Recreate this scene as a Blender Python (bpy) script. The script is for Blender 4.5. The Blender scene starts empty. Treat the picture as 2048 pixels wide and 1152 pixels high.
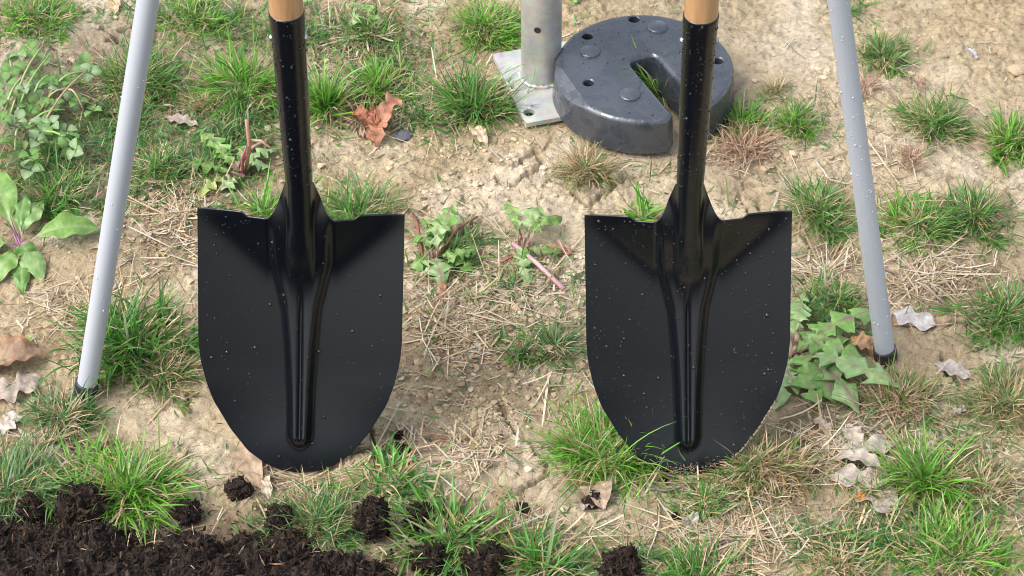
import bpy, bmesh, math
import numpy as np
from mathutils import Vector, Matrix

scene = bpy.context.scene
COL = scene.collection
R = math.radians
rng = np.random.default_rng(7)

# ------------------------------------------------------------------ camera
PITCH, FPX, CAMH = R(42.0), 5286.0, 1.95
cam_d = bpy.data.cameras.new('camera')
cam = bpy.data.objects.new('camera', cam_d)
COL.objects.link(cam)
cam.location = (0, 0, CAMH)
cam.rotation_euler = (math.pi / 2 - PITCH, 0, 0)
cam_d.sensor_width = 36.0
cam_d.lens = FPX / 2048 * 36.0
cam_d.clip_start, cam_d.clip_end = 0.05, 400.0
cam_d.dof.use_dof = True
cam_d.dof.focus_distance = 2.72
cam_d.dof.aperture_fstop = 22.0
scene.camera = cam
scene.render.engine = 'CYCLES'
scene.cycles.filter_width = 0.95
scene.cycles.use_denoising = True

# ------------------------------------------------------------------ overcast light
SUN_EL, SUN_AZ = R(52), R(-112)           # azimuth from +Y towards +X
world = bpy.data.worlds.new('World')
scene.world = world
world.use_nodes = True
wn, wl = world.node_tree.nodes, world.node_tree.links
wn.clear()
sky = wn.new('ShaderNodeTexSky')
sky.sky_type = 'NISHITA'
sky.sun_disc = False
sky.sun_elevation = SUN_EL
sky.sun_rotation = SUN_AZ
sky.air_density, sky.dust_density, sky.ozone_density = 1.0, 3.0, 1.0
hs = wn.new('ShaderNodeHueSaturation')
hs.inputs['Saturation'].default_value = 0.5      # thin cloud: nearly white sky
bg = wn.new('ShaderNodeBackground')
bg.inputs['Strength'].default_value = 0.14
wo = wn.new('ShaderNodeOutputWorld')
wl.new(sky.outputs[0], hs.inputs['Color'])
wl.new(hs.outputs[0], bg.inputs['Color'])
wl.new(bg.outputs[0], wo.inputs['Surface'])

sun_d = bpy.data.lights.new('sun', 'SUN')
sun_d.energy = 1.15
sun_d.angle = R(42)
sun_d.color = (1.0, 0.98, 0.95)
sun = bpy.data.objects.new('sun', sun_d)
COL.objects.link(sun)
sdir = Vector((math.sin(SUN_AZ) * math.cos(SUN_EL), math.cos(SUN_AZ) * math.cos(SUN_EL), math.sin(SUN_EL)))
sun.rotation_euler = sdir.to_track_quat('Z', 'Y').to_euler()

vs = scene.view_settings
vs.view_transform = 'Standard'
vs.look = 'None'
vs.gamma = 1.0
vs.use_curve_mapping = False
vs.exposure = 1.3

# ------------------------------------------------------------------ picture point -> point on the ground
CP, SP = math.cos(PITCH), math.sin(PITCH)

def ray(px, py):
    a, b = (px - 1024) / FPX, (576 - py) / FPX
    return np.array([a, CP + b * SP, -SP + b * CP])

def P(px, py, z=0.0):
    d = ray(px, py)
    t = (z - CAMH) / d[2]
    return np.array([d[0] * t, d[1] * t, z])

def on_depth(px, py, y):                  # point at a given distance ahead
    d = ray(px, py)
    t = y / d[1]
    return np.array([d[0] * t, y, CAMH + d[2] * t])

def proj(x, y, z=0.0):
    dz = z - CAMH
    depth = y * CP - dz * SP
    depth = np.where(depth < 0.1, 0.1, depth)
    return 1024 + FPX * x / depth, 576 - FPX * (y * SP + dz * CP) / depth

# ------------------------------------------------------------------ noise
_perm = np.random.default_rng(3).permutation(4096)
_ang = np.random.default_rng(4).uniform(0, 2 * np.pi, 4096)

def _h(i, j):
    return _perm[(_perm[i & 4095] + j) & 4095]

def perlin(x, y):
    i, j = np.floor(x).astype(np.int64), np.floor(y).astype(np.int64)
    fx, fy = x - i, y - j
    u, v = fx * fx * fx * (fx * (fx * 6 - 15) + 10), fy * fy * fy * (fy * (fy * 6 - 15) + 10)
    def g(a, b):
        t = _ang[_h(i + a, j + b)]
        return np.cos(t) * (fx - a) + np.sin(t) * (fy - b)
    return 1.5 * ((g(0, 0) * (1 - u) + g(1, 0) * u) * (1 - v) + (g(0, 1) * (1 - u) + g(1, 1) * u) * v)

def fbm(x, y, octv=4, gain=0.5):
    s, a = 0, 1.0
    for k in range(octv):
        s = s + a * perlin(x * 2 ** k + 17.3 * k, y * 2 ** k + 9.1 * k)
        a *= gain
    return s

def cells(x, y):                           # Voronoi: F2-F1 and a random value per cell
    i, j = np.floor(x).astype(np.int64), np.floor(y).astype(np.int64)
    f1 = np.full(x.shape, 9.0)
    f2 = f1.copy()
    cid = np.zeros(x.shape)
    for a in (-1, 0, 1):
        for b in (-1, 0, 1):
            h = _h(i + a, j + b)
            px = i + a + 0.5 + 0.45 * np.cos(_ang[h])
            py = j + b + 0.5 + 0.45 * np.sin(_ang[h] * 3.1)
            d = np.hypot(x - px, y - py)
            near = d < f1
            f2 = np.where(near, f1, np.minimum(f2, d))
            cid = np.where(near, h / 4096.0, cid)
            f1 = np.where(near, d, f1)
    return f2 - f1, cid

def sstep(a, b, x):
    t = np.clip((x - a) / (b - a), 0, 1)
    return t * t * (3 - 2 * t)

# ------------------------------------------------------------------ materials
def new_mat(name):
    m = bpy.data.materials.new(name)
    m.use_nodes = True
    nt = m.node_tree
    nt.nodes.clear()
    out = nt.nodes.new('ShaderNodeOutputMaterial')
    return m, nt, out

def N(nt, t, **kw):
    n = nt.nodes.new(t)
    for k, v in kw.items():
        if k in n.inputs.keys():
            n.inputs[k].default_value = v
        else:
            setattr(n, k, v)
    return n

def bump_noise(nt, scale, strength, dist, detail=3.0):
    tc = N(nt, 'ShaderNodeTexCoord')
    no = N(nt, 'ShaderNodeTexNoise', Scale=scale, Detail=detail)
    nt.links.new(tc.outputs['Object'], no.inputs['Vector'])
    b = N(nt, 'ShaderNodeBump', Strength=strength, Distance=dist)
    nt.links.new(no.outputs['Fac'], b.inputs['Height'])
    return tc, no, b

def plain(name, col, rough=0.5, metal=0.0, spec=0.5, bump=None, var=0.0, vscale=40.0, coat=0.0):
    m, nt, out = new_mat(name)
    p = N(nt, 'ShaderNodeBsdfPrincipled', Roughness=rough, Metallic=metal)
    p.inputs['Specular IOR Level'].default_value = spec
    p.inputs['Coat Weight'].default_value = coat
    p.inputs['Base Color'].default_value = (*col, 1)
    if bump:
        _, no, b = bump_noise(nt, *bump)
        nt.links.new(b.outputs[0], p.inputs['Normal'])
    if var:
        tc = N(nt, 'ShaderNodeTexCoord')
        no = N(nt, 'ShaderNodeTexNoise', Scale=vscale, Detail=5.0)
        nt.links.new(tc.outputs['Object'], no.inputs['Vector'])
        cr = N(nt, 'ShaderNodeValToRGB')
        cr.color_ramp.elements[0].position, cr.color_ramp.elements[1].position = 0.3, 0.7
        cr.color_ramp.elements[0].color = (*[c * (1 - var) for c in col], 1)
        cr.color_ramp.elements[1].color = (*[min(1, c * (1 + var)) for c in col], 1)
        nt.links.new(no.outputs['Fac'], cr.inputs[0])
        nt.links.new(cr.outputs[0], p.inputs['Base Color'])
    nt.links.new(p.outputs[0], out.inputs[0])
    return m

def tinted(name, rough=0.5, spec=0.5, trans=0.0, bump=None, var=0.25, vscale=300.0, coat=0.0):
    """Colour comes from the piece's own 'tint' attribute, broken up by noise."""
    m, nt, out = new_mat(name)
    at = N(nt, 'ShaderNodeAttribute', attribute_name='tint')
    tc = N(nt, 'ShaderNodeTexCoord')
    no = N(nt, 'ShaderNodeTexNoise', Scale=vscale, Detail=4.0)
    nt.links.new(tc.outputs['Object'], no.inputs['Vector'])
    mr = N(nt, 'ShaderNodeMapRange')
    mr.inputs['From Min'].default_value, mr.inputs['From Max'].default_value = 0.25, 0.75
    mr.inputs['To Min'].default_value, mr.inputs['To Max'].default_value = 1 - var, 1 + var
    nt.links.new(no.outputs['Fac'], mr.inputs['Value'])
    mul = N(nt, 'ShaderNodeVectorMath', operation='SCALE')
    nt.links.new(at.outputs['Color'], mul.inputs[0])
    nt.links.new(mr.outputs[0], mul.inputs['Scale'])
    p = N(nt, 'ShaderNodeBsdfPrincipled', Roughness=rough)
    p.inputs['Specular IOR Level'].default_value = spec
    p.inputs['Coat Weight'].default_value = coat
    nt.links.new(mul.outputs[0], p.inputs['Base Color'])
    if bump:
        _, _, b = bump_noise(nt, *bump)
        nt.links.new(b.outputs[0], p.inputs['Normal'])
    if trans:
        t = N(nt, 'ShaderNodeBsdfTranslucent')
        nt.links.new(mul.outputs[0], t.inputs['Color'])
        mx = N(nt, 'ShaderNodeMixShader')
        mx.inputs[0].default_value = trans
        nt.links.new(p.outputs[0], mx.inputs[1])
        nt.links.new(t.outputs[0], mx.inputs[2])
        nt.links.new(mx.outputs[0], out.inputs[0])
    else:
        nt.links.new(p.outputs[0], out.inputs[0])
    return m

M = {}
M['grass'] = tinted('grass_blades', rough=0.36, spec=0.55, trans=0.4, var=0.15, vscale=120)
M['leaf'] = tinted('green_leaf', rough=0.38, spec=0.5, trans=0.22, var=0.22, vscale=160, bump=(260, 0.5, 0.0015))
M['straw'] = tinted('dry_straw', rough=0.7, spec=0.25, trans=0.08, var=0.25, vscale=400)
M['dead_leaf'] = tinted('dead_leaf', rough=0.55, spec=0.35, trans=0.1, var=0.4, vscale=110, bump=(220, 0.8, 0.002))
M['crumb'] = tinted('soil_crumb', rough=0.95, spec=0.1, var=0.25, vscale=500)
M['compost'] = tinted('compost', rough=0.85, spec=0.2, var=0.45, vscale=220, bump=(500, 1.0, 0.003))
M['stem'] = tinted('plant_stem', rough=0.4, spec=0.45, trans=0.0, var=0.15, vscale=200)

def soil_mat():
    m, nt, out = new_mat('clay_soil')
    at = N(nt, 'ShaderNodeAttribute', attribute_name='tint')
    tc = N(nt, 'ShaderNodeTexCoord')
    n1 = N(nt, 'ShaderNodeTexNoise', Scale=55.0, Detail=8.0, Roughness=0.68)
    n2 = N(nt, 'ShaderNodeTexNoise', Scale=420.0, Detail=4.0, Roughness=0.7)
    n3 = N(nt, 'ShaderNodeTexNoise', Scale=170.0, Detail=6.0, Roughness=0.75)
    for n in (n1, n2, n3):
        nt.links.new(tc.outputs['Object'], n.inputs['Vector'])
    mr = N(nt, 'ShaderNodeMapRange')
    for k, v in zip(('From Min', 'From Max', 'To Min', 'To Max'), (0.3, 0.7, 0.66, 1.25)):
        mr.inputs[k].default_value = v
    nt.links.new(n1.outputs['Fac'], mr.inputs['Value'])
    s1 = N(nt, 'ShaderNodeVectorMath', operation='SCALE')
    nt.links.new(at.outputs['Color'], s1.inputs[0])
    nt.links.new(mr.outputs[0], s1.inputs['Scale'])
    # scattered dark organic specks
    cr = N(nt, 'ShaderNodeValToRGB')
    cr.color_ramp.elements[0].position, cr.color_ramp.elements[1].position = 0.35, 0.46
    cr.color_ramp.elements[0].color = (1, 1, 1, 1)
    cr.color_ramp.elements[1].color = (0, 0, 0, 1)
    nt.links.new(n3.outputs['Fac'], cr.inputs[0])
    mx = N(nt, 'ShaderNodeMix', data_type='RGBA')
    mx.inputs[7].default_value = (0.13, 0.085, 0.045, 1)
    sc = N(nt, 'ShaderNodeMath', operation='MULTIPLY')
    sc.inputs[1].default_value = 0.7
    nt.links.new(cr.outputs[0], sc.inputs[0])
    nt.links.new(sc.outputs[0], mx.inputs[0])
    nt.links.new(s1.outputs[0], mx.inputs[6])
    p = N(nt, 'ShaderNodeBsdfPrincipled', Roughness=0.9)
    p.inputs['Specular IOR Level'].default_value = 0.15
    nt.links.new(mx.outputs[2], p.inputs['Base Color'])
    ad = N(nt, 'ShaderNodeMath', operation='ADD')
    nt.links.new(n2.outputs['Fac'], ad.inputs[0])
    nt.links.new(n3.outputs['Fac'], ad.inputs[1])
    b = N(nt, 'ShaderNodeBump', Strength=0.9, Distance=0.003)
    nt.links.new(ad.outputs[0], b.inputs['Height'])
    nt.links.new(b.outputs[0], p.inputs['Normal'])
    nt.links.new(p.outputs[0], out.inputs[0])
    return m
M['soil'] = soil_mat()

M['black_paint'] = plain('black_paint', (0.0022, 0.0032, 0.0062), rough=0.25, spec=0.6, bump=(500, 0.03, 0.0005))
M['wood'] = None
M['pole'] = plain('grey_paint', (0.415, 0.43, 0.465), rough=0.38, spec=0.5, bump=(700, 0.03, 0.0005))
M['rubber'] = plain('black_rubber', (0.018, 0.018, 0.02), rough=0.55, bump=(300, 0.2, 0.001))
M['steel'] = plain('steel_rivet', (0.5, 0.5, 0.5), rough=0.3, metal=1.0)

def galv(name, base, metal, rough):
    m, nt, out = new_mat(name)
    tc = N(nt, 'ShaderNodeTexCoord')
    vo = N(nt, 'ShaderNodeTexVoronoi', Scale=90.0)
    no = N(nt, 'ShaderNodeTexNoise', Scale=25.0, Detail=7.0, Roughness=0.7)
    nt.links.new(tc.outputs['Object'], vo.inputs['Vector'])
    nt.links.new(tc.outputs['Object'], no.inputs['Vector'])
    mx = N(nt, 'ShaderNodeMix', data_type='RGBA')
    mx.inputs[0].default_value = 0.07
    cr = N(nt, 'ShaderNodeValToRGB')
    cr.color_ramp.elements[0].position, cr.color_ramp.elements[1].position = 0.28, 0.6
    cr.color_ramp.elements[0].color = (*[c * 0.62 for c in base], 1)
    cr.color_ramp.elements[1].color = (*base, 1)
    nt.links.new(no.outputs['Fac'], cr.inputs[0])
    nt.links.new(cr.outputs[0], mx.inputs[6])
    nt.links.new(vo.outputs['Color'], mx.inputs[7])
    p = N(nt, 'ShaderNodeBsdfPrincipled', Roughness=rough, Metallic=metal)
    nt.links.new(mx.outputs[2], p.inputs['Base Color'])
    b = N(nt, 'ShaderNodeBump', Strength=0.25, Distance=0.001)
    nt.links.new(no.outputs['Fac'], b.inputs['Height'])
    nt.links.new(b.outputs[0], p.inputs['Normal'])
    nt.links.new(p.outputs[0], out.inputs[0])
    return m
M['galv_pipe'] = galv('galvanised_pipe', (0.55, 0.54, 0.50), 0.55, 0.45)
M['galv_plate'] = galv('galvanised_plate', (0.52, 0.515, 0.48), 0.35, 0.52)

def wood_mat():
    m, nt, out = new_mat('ash_wood')
    tc = N(nt, 'ShaderNodeTexCoord')
    mp = N(nt, 'ShaderNodeMapping')
    mp.inputs['Scale'].default_value = (60, 60, 5)
    no = N(nt, 'ShaderNodeTexNoise', Scale=3.0, Detail=6.0, Roughness=0.6)
    nt.links.new(tc.outputs['Object'], mp.inputs[0])
    nt.links.new(mp.outputs[0], no.inputs['Vector'])
    cr = N(nt, 'ShaderNodeValToRGB')
    cr.color_ramp.elements[0].position, cr.color_ramp.elements[1].position = 0.32, 0.68
    cr.color_ramp.elements[0].color = (0.33, 0.17, 0.075, 1)
    cr.color_ramp.elements[1].color = (0.50, 0.29, 0.14, 1)
    nt.links.new(no.outputs['Fac'], cr.inputs[0])
    p = N(nt, 'ShaderNodeBsdfPrincipled', Roughness=0.35)
    p.inputs['Coat Weight'].default_value = 0.3
    nt.links.new(cr.outputs[0], p.inputs['Base Color'])
    nt.links.new(p.outputs[0], out.inputs[0])
    return m
M['wood'] = wood_mat()

def weight_mat():
    m, nt, out = new_mat('wet_black_plastic')
    tc = N(nt, 'ShaderNodeTexCoord')
    n1 = N(nt, 'ShaderNodeTexNoise', Scale=55.0, Detail=4.0, Roughness=0.55)
    n2 = N(nt, 'ShaderNodeTexNoise', Scale=14.0, Detail=3.0)
    for n in (n1, n2):
        nt.links.new(tc.outputs['Object'], n.inputs['Vector'])
    cr = N(nt, 'ShaderNodeValToRGB')
    cr.color_ramp.elements[0].position, cr.color_ramp.elements[1].position = 0.47, 0.53
    cr.color_ramp.elements[0].color = (0, 0, 0, 1)
    cr.color_ramp.elements[1].color = (1, 1, 1, 1)
    nt.links.new(n1.outputs['Fac'], cr.inputs[0])
    ro = N(nt, 'ShaderNodeMapRange')
    ro.inputs['To Min'].default_value, ro.inputs['To Max'].default_value = 0.14, 0.46
    nt.links.new(cr.outputs[0], ro.inputs['Value'])
    p = N(nt, 'ShaderNodeBsdfPrincipled')
    nt.links.new(ro.outputs[0], p.inputs['Roughness'])
    c2 = N(nt, 'ShaderNodeValToRGB')
    c2.color_ramp.elements[0].position, c2.color_ramp.elements[1].position = 0.35, 0.65
    c2.color_ramp.elements[0].color = (0.028, 0.033, 0.042, 1)
    c2.color_ramp.elements[1].color = (0.042, 0.048, 0.060, 1)
    nt.links.new(n2.outputs['Fac'], c2.inputs[0])
    nt.links.new(c2.outputs[0], p.inputs['Base Color'])
    p.inputs['Specular IOR Level'].default_value = 1.0
    b = N(nt, 'ShaderNodeBump', Strength=0.22, Distance=0.0008)
    nt.links.new(cr.outputs[0], b.inputs['Height'])
    nt.links.new(b.outputs[0], p.inputs['Normal'])
    nt.links.new(p.outputs[0], out.inputs[0])
    return m
M['weight'] = weight_mat()

def water_mat():
    m, nt, out = new_mat('water')
    p = N(nt, 'ShaderNodeBsdfPrincipled', Roughness=0.02, IOR=1.33)
    p.inputs['Base Color'].default_value = (0.97, 0.98, 1, 1)
    p.inputs['Transmission Weight'].default_value = 1.0
    nt.links.new(p.outputs[0], out.inputs[0])
    return m
M['water'] = water_mat()
M['water_on_black'] = plain('water_on_black', (0.004, 0.0045, 0.006), rough=0.04, spec=0.9)
M['water_on_grey'] = plain('water_on_grey', (0.46, 0.475, 0.51), rough=0.04, spec=0.9)

# ------------------------------------------------------------------ mesh building
class MB:
    def __init__(self):
        self.v, self.q, self.t, self.c, self.n = [], [], [], [], 0

    def add(self, v, quads=None, tris=None, col=None):
        v = np.asarray(v, float).reshape(-1, 3)
        if quads is not None and len(quads):
            self.q.append(np.asarray(quads, np.int64).reshape(-1, 4) + self.n)
        if tris is not None and len(tris):
            self.t.append(np.asarray(tris, np.int64).reshape(-1, 3) + self.n)
        c = np.ones((len(v), 3)) if col is None else np.broadcast_to(np.asarray(col, float), (len(v), 3))
        self.v.append(v)
        self.c.append(c)
        self.n += len(v)
        return self

    def mesh(self, name, mat, smooth=True, origin=None):
        v = np.concatenate(self.v)
        if origin is not None:
            v = v - np.asarray(origin)
        c = np.concatenate(self.c)
        q = np.concatenate(self.q) if self.q else np.zeros((0, 4), np.int64)
        t = np.concatenate(self.t) if self.t else np.zeros((0, 3), np.int64)
        me = bpy.data.meshes.new(name)
        me.vertices.add(len(v))
        me.vertices.foreach_set('co', v.astype(np.float32).ravel())
        li = np.concatenate([q.ravel(), t.ravel()]).astype(np.int32)
        me.loops.add(len(li))
        me.loops.foreach_set('vertex_index', li)
        npoly = len(q) + len(t)
        me.polygons.add(npoly)
        ls = np.concatenate([np.arange(len(q)) * 4, len(q) * 4 + np.arange(len(t)) * 3]).astype(np.int32)
        me.polygons.foreach_set('loop_start', ls)
        me.polygons.foreach_set('use_smooth', np.full(npoly, smooth))
        a = me.attributes.new('tint', 'FLOAT_COLOR', 'POINT')
        a.data.foreach_set('color', np.hstack([c, np.ones((len(c), 1))]).astype(np.float32).ravel())
        me.update(calc_edges=True)
        me.validate()
        me.materials.append(M[mat])
        return me

    def build(self, name, mat, parent=None, smooth=True, origin=None):
        o = bpy.data.objects.new(name, self.mesh(name, mat, smooth, origin))
        COL.objects.link(o)
        if origin is not None:
            o.location = origin
        if parent is not None:
            o.parent = parent
            if origin is None:
                o.matrix_parent_inverse = Matrix.Translation(parent.location).inverted() if parent.rotation_euler == parent.rotation_euler.__class__() else parent.matrix_basis.inverted()
            else:
                o.matrix_parent_inverse = parent.matrix_basis.inverted()
        return o

def tag(o, label, cat, group=None, kind=None):
    o['label'], o['category'] = label, cat
    if group:
        o['group'] = group
    if kind:
        o['kind'] = kind
    return o

def empty(name, loc, label, cat, group=None):
    o = bpy.data.objects.new(name, None)
    o.empty_display_size = 0.02
    COL.objects.link(o)
    o.location = loc
    return tag(o, label, cat, group)

def grid_quads(nr, nc):
    i = np.arange(nr - 1)[:, None] * nc + np.arange(nc - 1)[None]
    return np.stack([i, i + 1, i + nc + 1, i + nc], -1).reshape(-1, 4)

def tube(mb, pts, rad, seg=10, col=(1, 1, 1), cap=True):
    pts = np.asarray(pts, float)
    n = len(pts)
    rad = np.broadcast_to(np.asarray(rad, float), (n,))
    tan = np.gradient(pts, axis=0)
    tan /= np.linalg.norm(tan, axis=1)[:, None] + 1e-12
    ref = np.array([0, 1, 0.0]) if abs(tan[0][2]) > 0.7 else np.array([0, 0, 1.0])
    a = np.cross(tan, ref)
    a /= np.linalg.norm(a, axis=1)[:, None] + 1e-12
    b = np.cross(tan, a)
    th = np.linspace(0, 2 * np.pi, seg, endpoint=False)
    ring = pts[:, None] + rad[:, None, None] * (a[:, None] * np.cos(th)[None, :, None] + b[:, None] * np.sin(th)[None, :, None])
    v = ring.reshape(-1, 3)
    i = np.arange(n - 1)[:, None] * seg
    k = np.arange(seg)[None]
    k2 = (k + 1) % seg
    q = np.stack([i + k, i + k2, i + seg + k2, i + seg + k], -1).reshape(-1, 4)
    col = np.asarray(col, float)
    cv = np.repeat(col, seg, axis=0) if col.ndim == 2 else col
    if cap:
        v = np.vstack([v, pts[0], pts[-1]])
        t0 = [(n * seg, (j + 1) % seg, j) for j in range(seg)]
        t1 = [(n * seg + 1, (n - 1) * seg + j, (n - 1) * seg + (j + 1) % seg) for j in range(seg)]
        if col.ndim == 2:
            cv = np.vstack([cv, col[0], col[-1]])
        mb.add(v, q, t0 + t1, cv)
    else:
        mb.add(v, q, None, cv)

def lathe(mb, prof, seg=32, center=(0, 0, 0), col=(1, 1, 1)):
    """prof: (radius, z) from axis to axis."""
    prof = np.asarray(prof, float)
    th = np.linspace(0, 2 * np.pi, seg, endpoint=False)
    v = np.stack([prof[:, 0][:, None] * np.cos(th), prof[:, 0][:, None] * np.sin(th), np.repeat(prof[:, 1][:, None], seg, 1)], -1).reshape(-1, 3)
    i = np.arange(len(prof) - 1)[:, None] * seg
    k = np.arange(seg)[None]
    k2 = (k + 1) % seg
    q = np.stack([i + k, i + k2, i + seg + k2, i + seg + k], -1).reshape(-1, 4)
    mb.add(v + np.asarray(center), q, None, col)

# ------------------------------------------------------------------ what grows and lies where (picture coordinates of the base)
# x, y, spread, blade reach, blades, blade width mm, style, label
TUFTS = [
 (70, 48, 78, 70, 330, 1.7, 'bright', 'wide tuft of green grass in the far corner behind the clover'),
 (395, 40, 70, 60, 300, 1.6, 'bright', 'low spreading grass tuft beside the top of the paler grey pole'),
 (488, 178, 52, 128, 330, 2.2, 'bright', 'tall bright grass tuft touching the socket of the drier shovel on its curled-stalk side'),
 (275, 172, 78, 95, 420, 1.7, 'mid', 'dense grass tuft standing right behind the matte grey pole'),
 (318, 345, 55, 62, 260, 1.5, 'mid', 'fine grass tuft behind the matte grey pole above the shovel shoulder'),
 (505, 222, 60, 40, 200, 1.8, 'mid', 'low grass tuft spreading at the foot of a taller bright one'),
 (655, 212, 42, 105, 200, 2.8, 'bright', 'bright broad-bladed grass tuft just right of a shovel socket'),
 (755, 172, 66, 78, 330, 2.0, 'bright', 'bright grass tuft behind the curled reddish leaf'),
 (745, 62, 62, 55, 200, 2.0, 'mid', 'small grass tuft mixed with pale weed leaves at the far edge'),
 (410, 212, 42, 36, 260, 1.0, 'drymix', 'rusty half-dead cropped grass tuft'),
 (968, 62, 62, 82, 380, 1.6, 'bright', 'grass tuft behind the galvanised plate at the far edge'),
 (955, 205, 62, 110, 380, 2.3, 'dark', 'dark green broad-bladed tuft overhanging the galvanised plate'),
 (1322, 186, 24, 165, 110, 2.2, 'bright', 'grass growing up through the slot of the black weight'),
 (1480, 250, 46, 72, 260, 1.6, 'bright', 'grass tuft against the side of the black weight'),
 (1588, 262, 40, 52, 240, 1.4, 'bright', 'rounded small grass tuft beside the one at the weight'),
 (1548, 190, 30, 40, 70, 1.2, 'drymix', 'thin sparse grass tuft in the sand beyond the weight'),
 (1765, 118, 48, 66, 240, 1.6, 'mid', 'lone grass tuft beside the top of the wet grey pole'),
 (1866, 258, 64, 80, 420, 1.4, 'mid', 'dome-shaped grass tuft alone in the pale sand'),
 (2022, 290, 50, 88, 210, 2.6, 'bright', 'broad-bladed grass tuft cut by the picture edge beside the dome-shaped one'),
 (1172, 345, 40, 78, 220, 1.3, 'drymix', 'wispy half-straw grass tuft in front of the black weight'),
 (1284, 445, 34, 92, 60, 3.4, 'bright', 'few broad upright blades behind a shoulder of the wet shovel'),
 (1645, 425, 58, 82, 300, 1.6, 'mid', 'grass tuft behind the wet grey pole near the shovel shoulder'),
 (1830, 455, 60, 68, 280, 1.7, 'bright', 'spreading grass tuft beside the wet grey pole'),
 (1945, 445, 60, 72, 300, 1.8, 'mid', 'grass tuft with long leaning blades above the bundle of dry stalks'),
 (712, 428, 70, 95, 300, 1.9, 'mid', 'grass tuft showing over the right shoulder of the drier shovel'),
 (528, 432, 34, 85, 110, 2.2, 'bright', 'grass tuft showing over the left shoulder of the drier shovel'),
 (272, 690, 105, 112, 360, 3.0, 'mid', 'large coarse grass tuft between the matte pole foot and the shovel blade'),
 (330, 760, 55, 60, 150, 1.9, 'drymix', 'ragged low grass fringe touching the edge of the shovel blade'),
 (128, 836, 52, 80, 300, 1.5, 'blue', 'bluish fine grass tuft at the rubber foot of the matte pole'),
 (255, 985, 88, 118, 420, 2.5, 'bright', 'lush grass clump growing out of the dark compost'),
 (22, 985, 78, 105, 380, 1.6, 'blue', 'fine grass clump at the corner beside the compost'),
 (1045, 712, 40, 50, 90, 2.3, 'mid', 'small flat grass tuft on the straw between the shovels'),
 (1112, 706, 42, 58, 110, 2.2, 'blue', 'small spiky grass tuft next to the wet shovel blade'),
 (1213, 918, 80, 122, 430, 2.0, 'bright', 'large grass tuft hiding the lower edge of the wet shovel'),
 (1515, 945, 92, 72, 360, 1.6, 'drymix', 'half-dry grass mat along the dirty edge of the wet shovel'),
 (1430, 945, 50, 70, 140, 1.8, 'mid', 'thin grass tuft at the buried tip of the wet shovel'),
 (1405, 1018, 46, 48, 120, 2.2, 'mid', 'small grass tuft in front of the wet shovel tip'),
 (1850, 975, 46, 112, 230, 2.3, 'bright', 'upright grass tuft beside the grey dead leaves'),
 (1915, 1125, 88, 92, 430, 1.9, 'bright', 'dense bright grass clump in the corner far from the compost'),
 (2010, 640, 72, 80, 420, 1.5, 'mid', 'thick grass clump at the picture edge past the dry stalks'),
 (2015, 820, 66, 72, 280, 1.4, 'drymix', 'thin arching grass clump at the picture edge below the thick one'),
 (1800, 815, 60, 66, 220, 1.8, 'drymix', 'grass tuft mixed with straw in front of the wet pole foot'),
 (640, 1062, 84, 62, 380, 1.4, 'blue', 'soft fine grass tuft between the dry shovel tip and the compost'),
 (905, 1095, 92, 118, 170, 4.0, 'mid', 'coarse broad-bladed tuft growing among compost clods'),
 (795, 975, 70, 66, 120, 2.9, 'mid', 'loose grass tuft in front of the upright compost clod'),
 (1085, 1140, 62, 95, 130, 3.0, 'mid', 'coarse grass tuft at the bottom edge near a round clod'),
 (1400, 1165, 80, 88, 170, 2.2, 'mid', 'grass tuft at the bottom edge under the straw'),
 (1680, 1140, 60, 60, 130, 1.7, 'drymix', 'sparse grass tuft at the bottom edge beside the bright clump'),
 (1672, 605, 46, 62, 150, 1.8, 'mid', 'small grass tuft behind the dandelion leaves at the wet pole'),
 (115, 400, 74, 82, 230, 2.3, 'mid', 'grass tuft between the clover and the broad-leaved plantain'),
 (905, 505, 76, 55, 160, 2.0, 'mid', 'grass mixed into the dandelion beside the drier shovel blade'),
 (1740, 1000, 60, 40, 150, 1.3, 'drymix', 'thin grass in front of the grey dead leaves'),
 (1960, 990, 62, 60, 190, 1.3, 'drymix', 'thin pale grass between two bright clumps near the corner'),
]

# ------------------------------------------------------------------ the ground
def axis(lo, hi, step, far):
    core = np.arange(lo, hi + step / 2, step)
    d, x, out = step, hi, []
    while x < far:
        d *= 1.35
        x += d
        out.append(x)
    d, x, out2 = step, lo, []
    while x > -far:
        d *= 1.35
        x -= d
        out2.append(x)
    return np.concatenate([out2[::-1], core, out])

FX0, FX1, FY0, FY1, ST = -0.80, 0.80, 1.62, 2.86, 0.0022
gx, gy = axis(FX0, FX1, ST, 90.0), axis(FY0, FY1, ST, 120.0)
GX, GY = np.meshgrid(gx, gy)
fade = sstep(-0.95, -0.80, GX) * (1 - sstep(0.80, 0.95, GX)) * sstep(1.45, 1.62, GY) * (1 - sstep(2.86, 3.05, GY))
PXg, PYg = proj(GX, GY)

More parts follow.
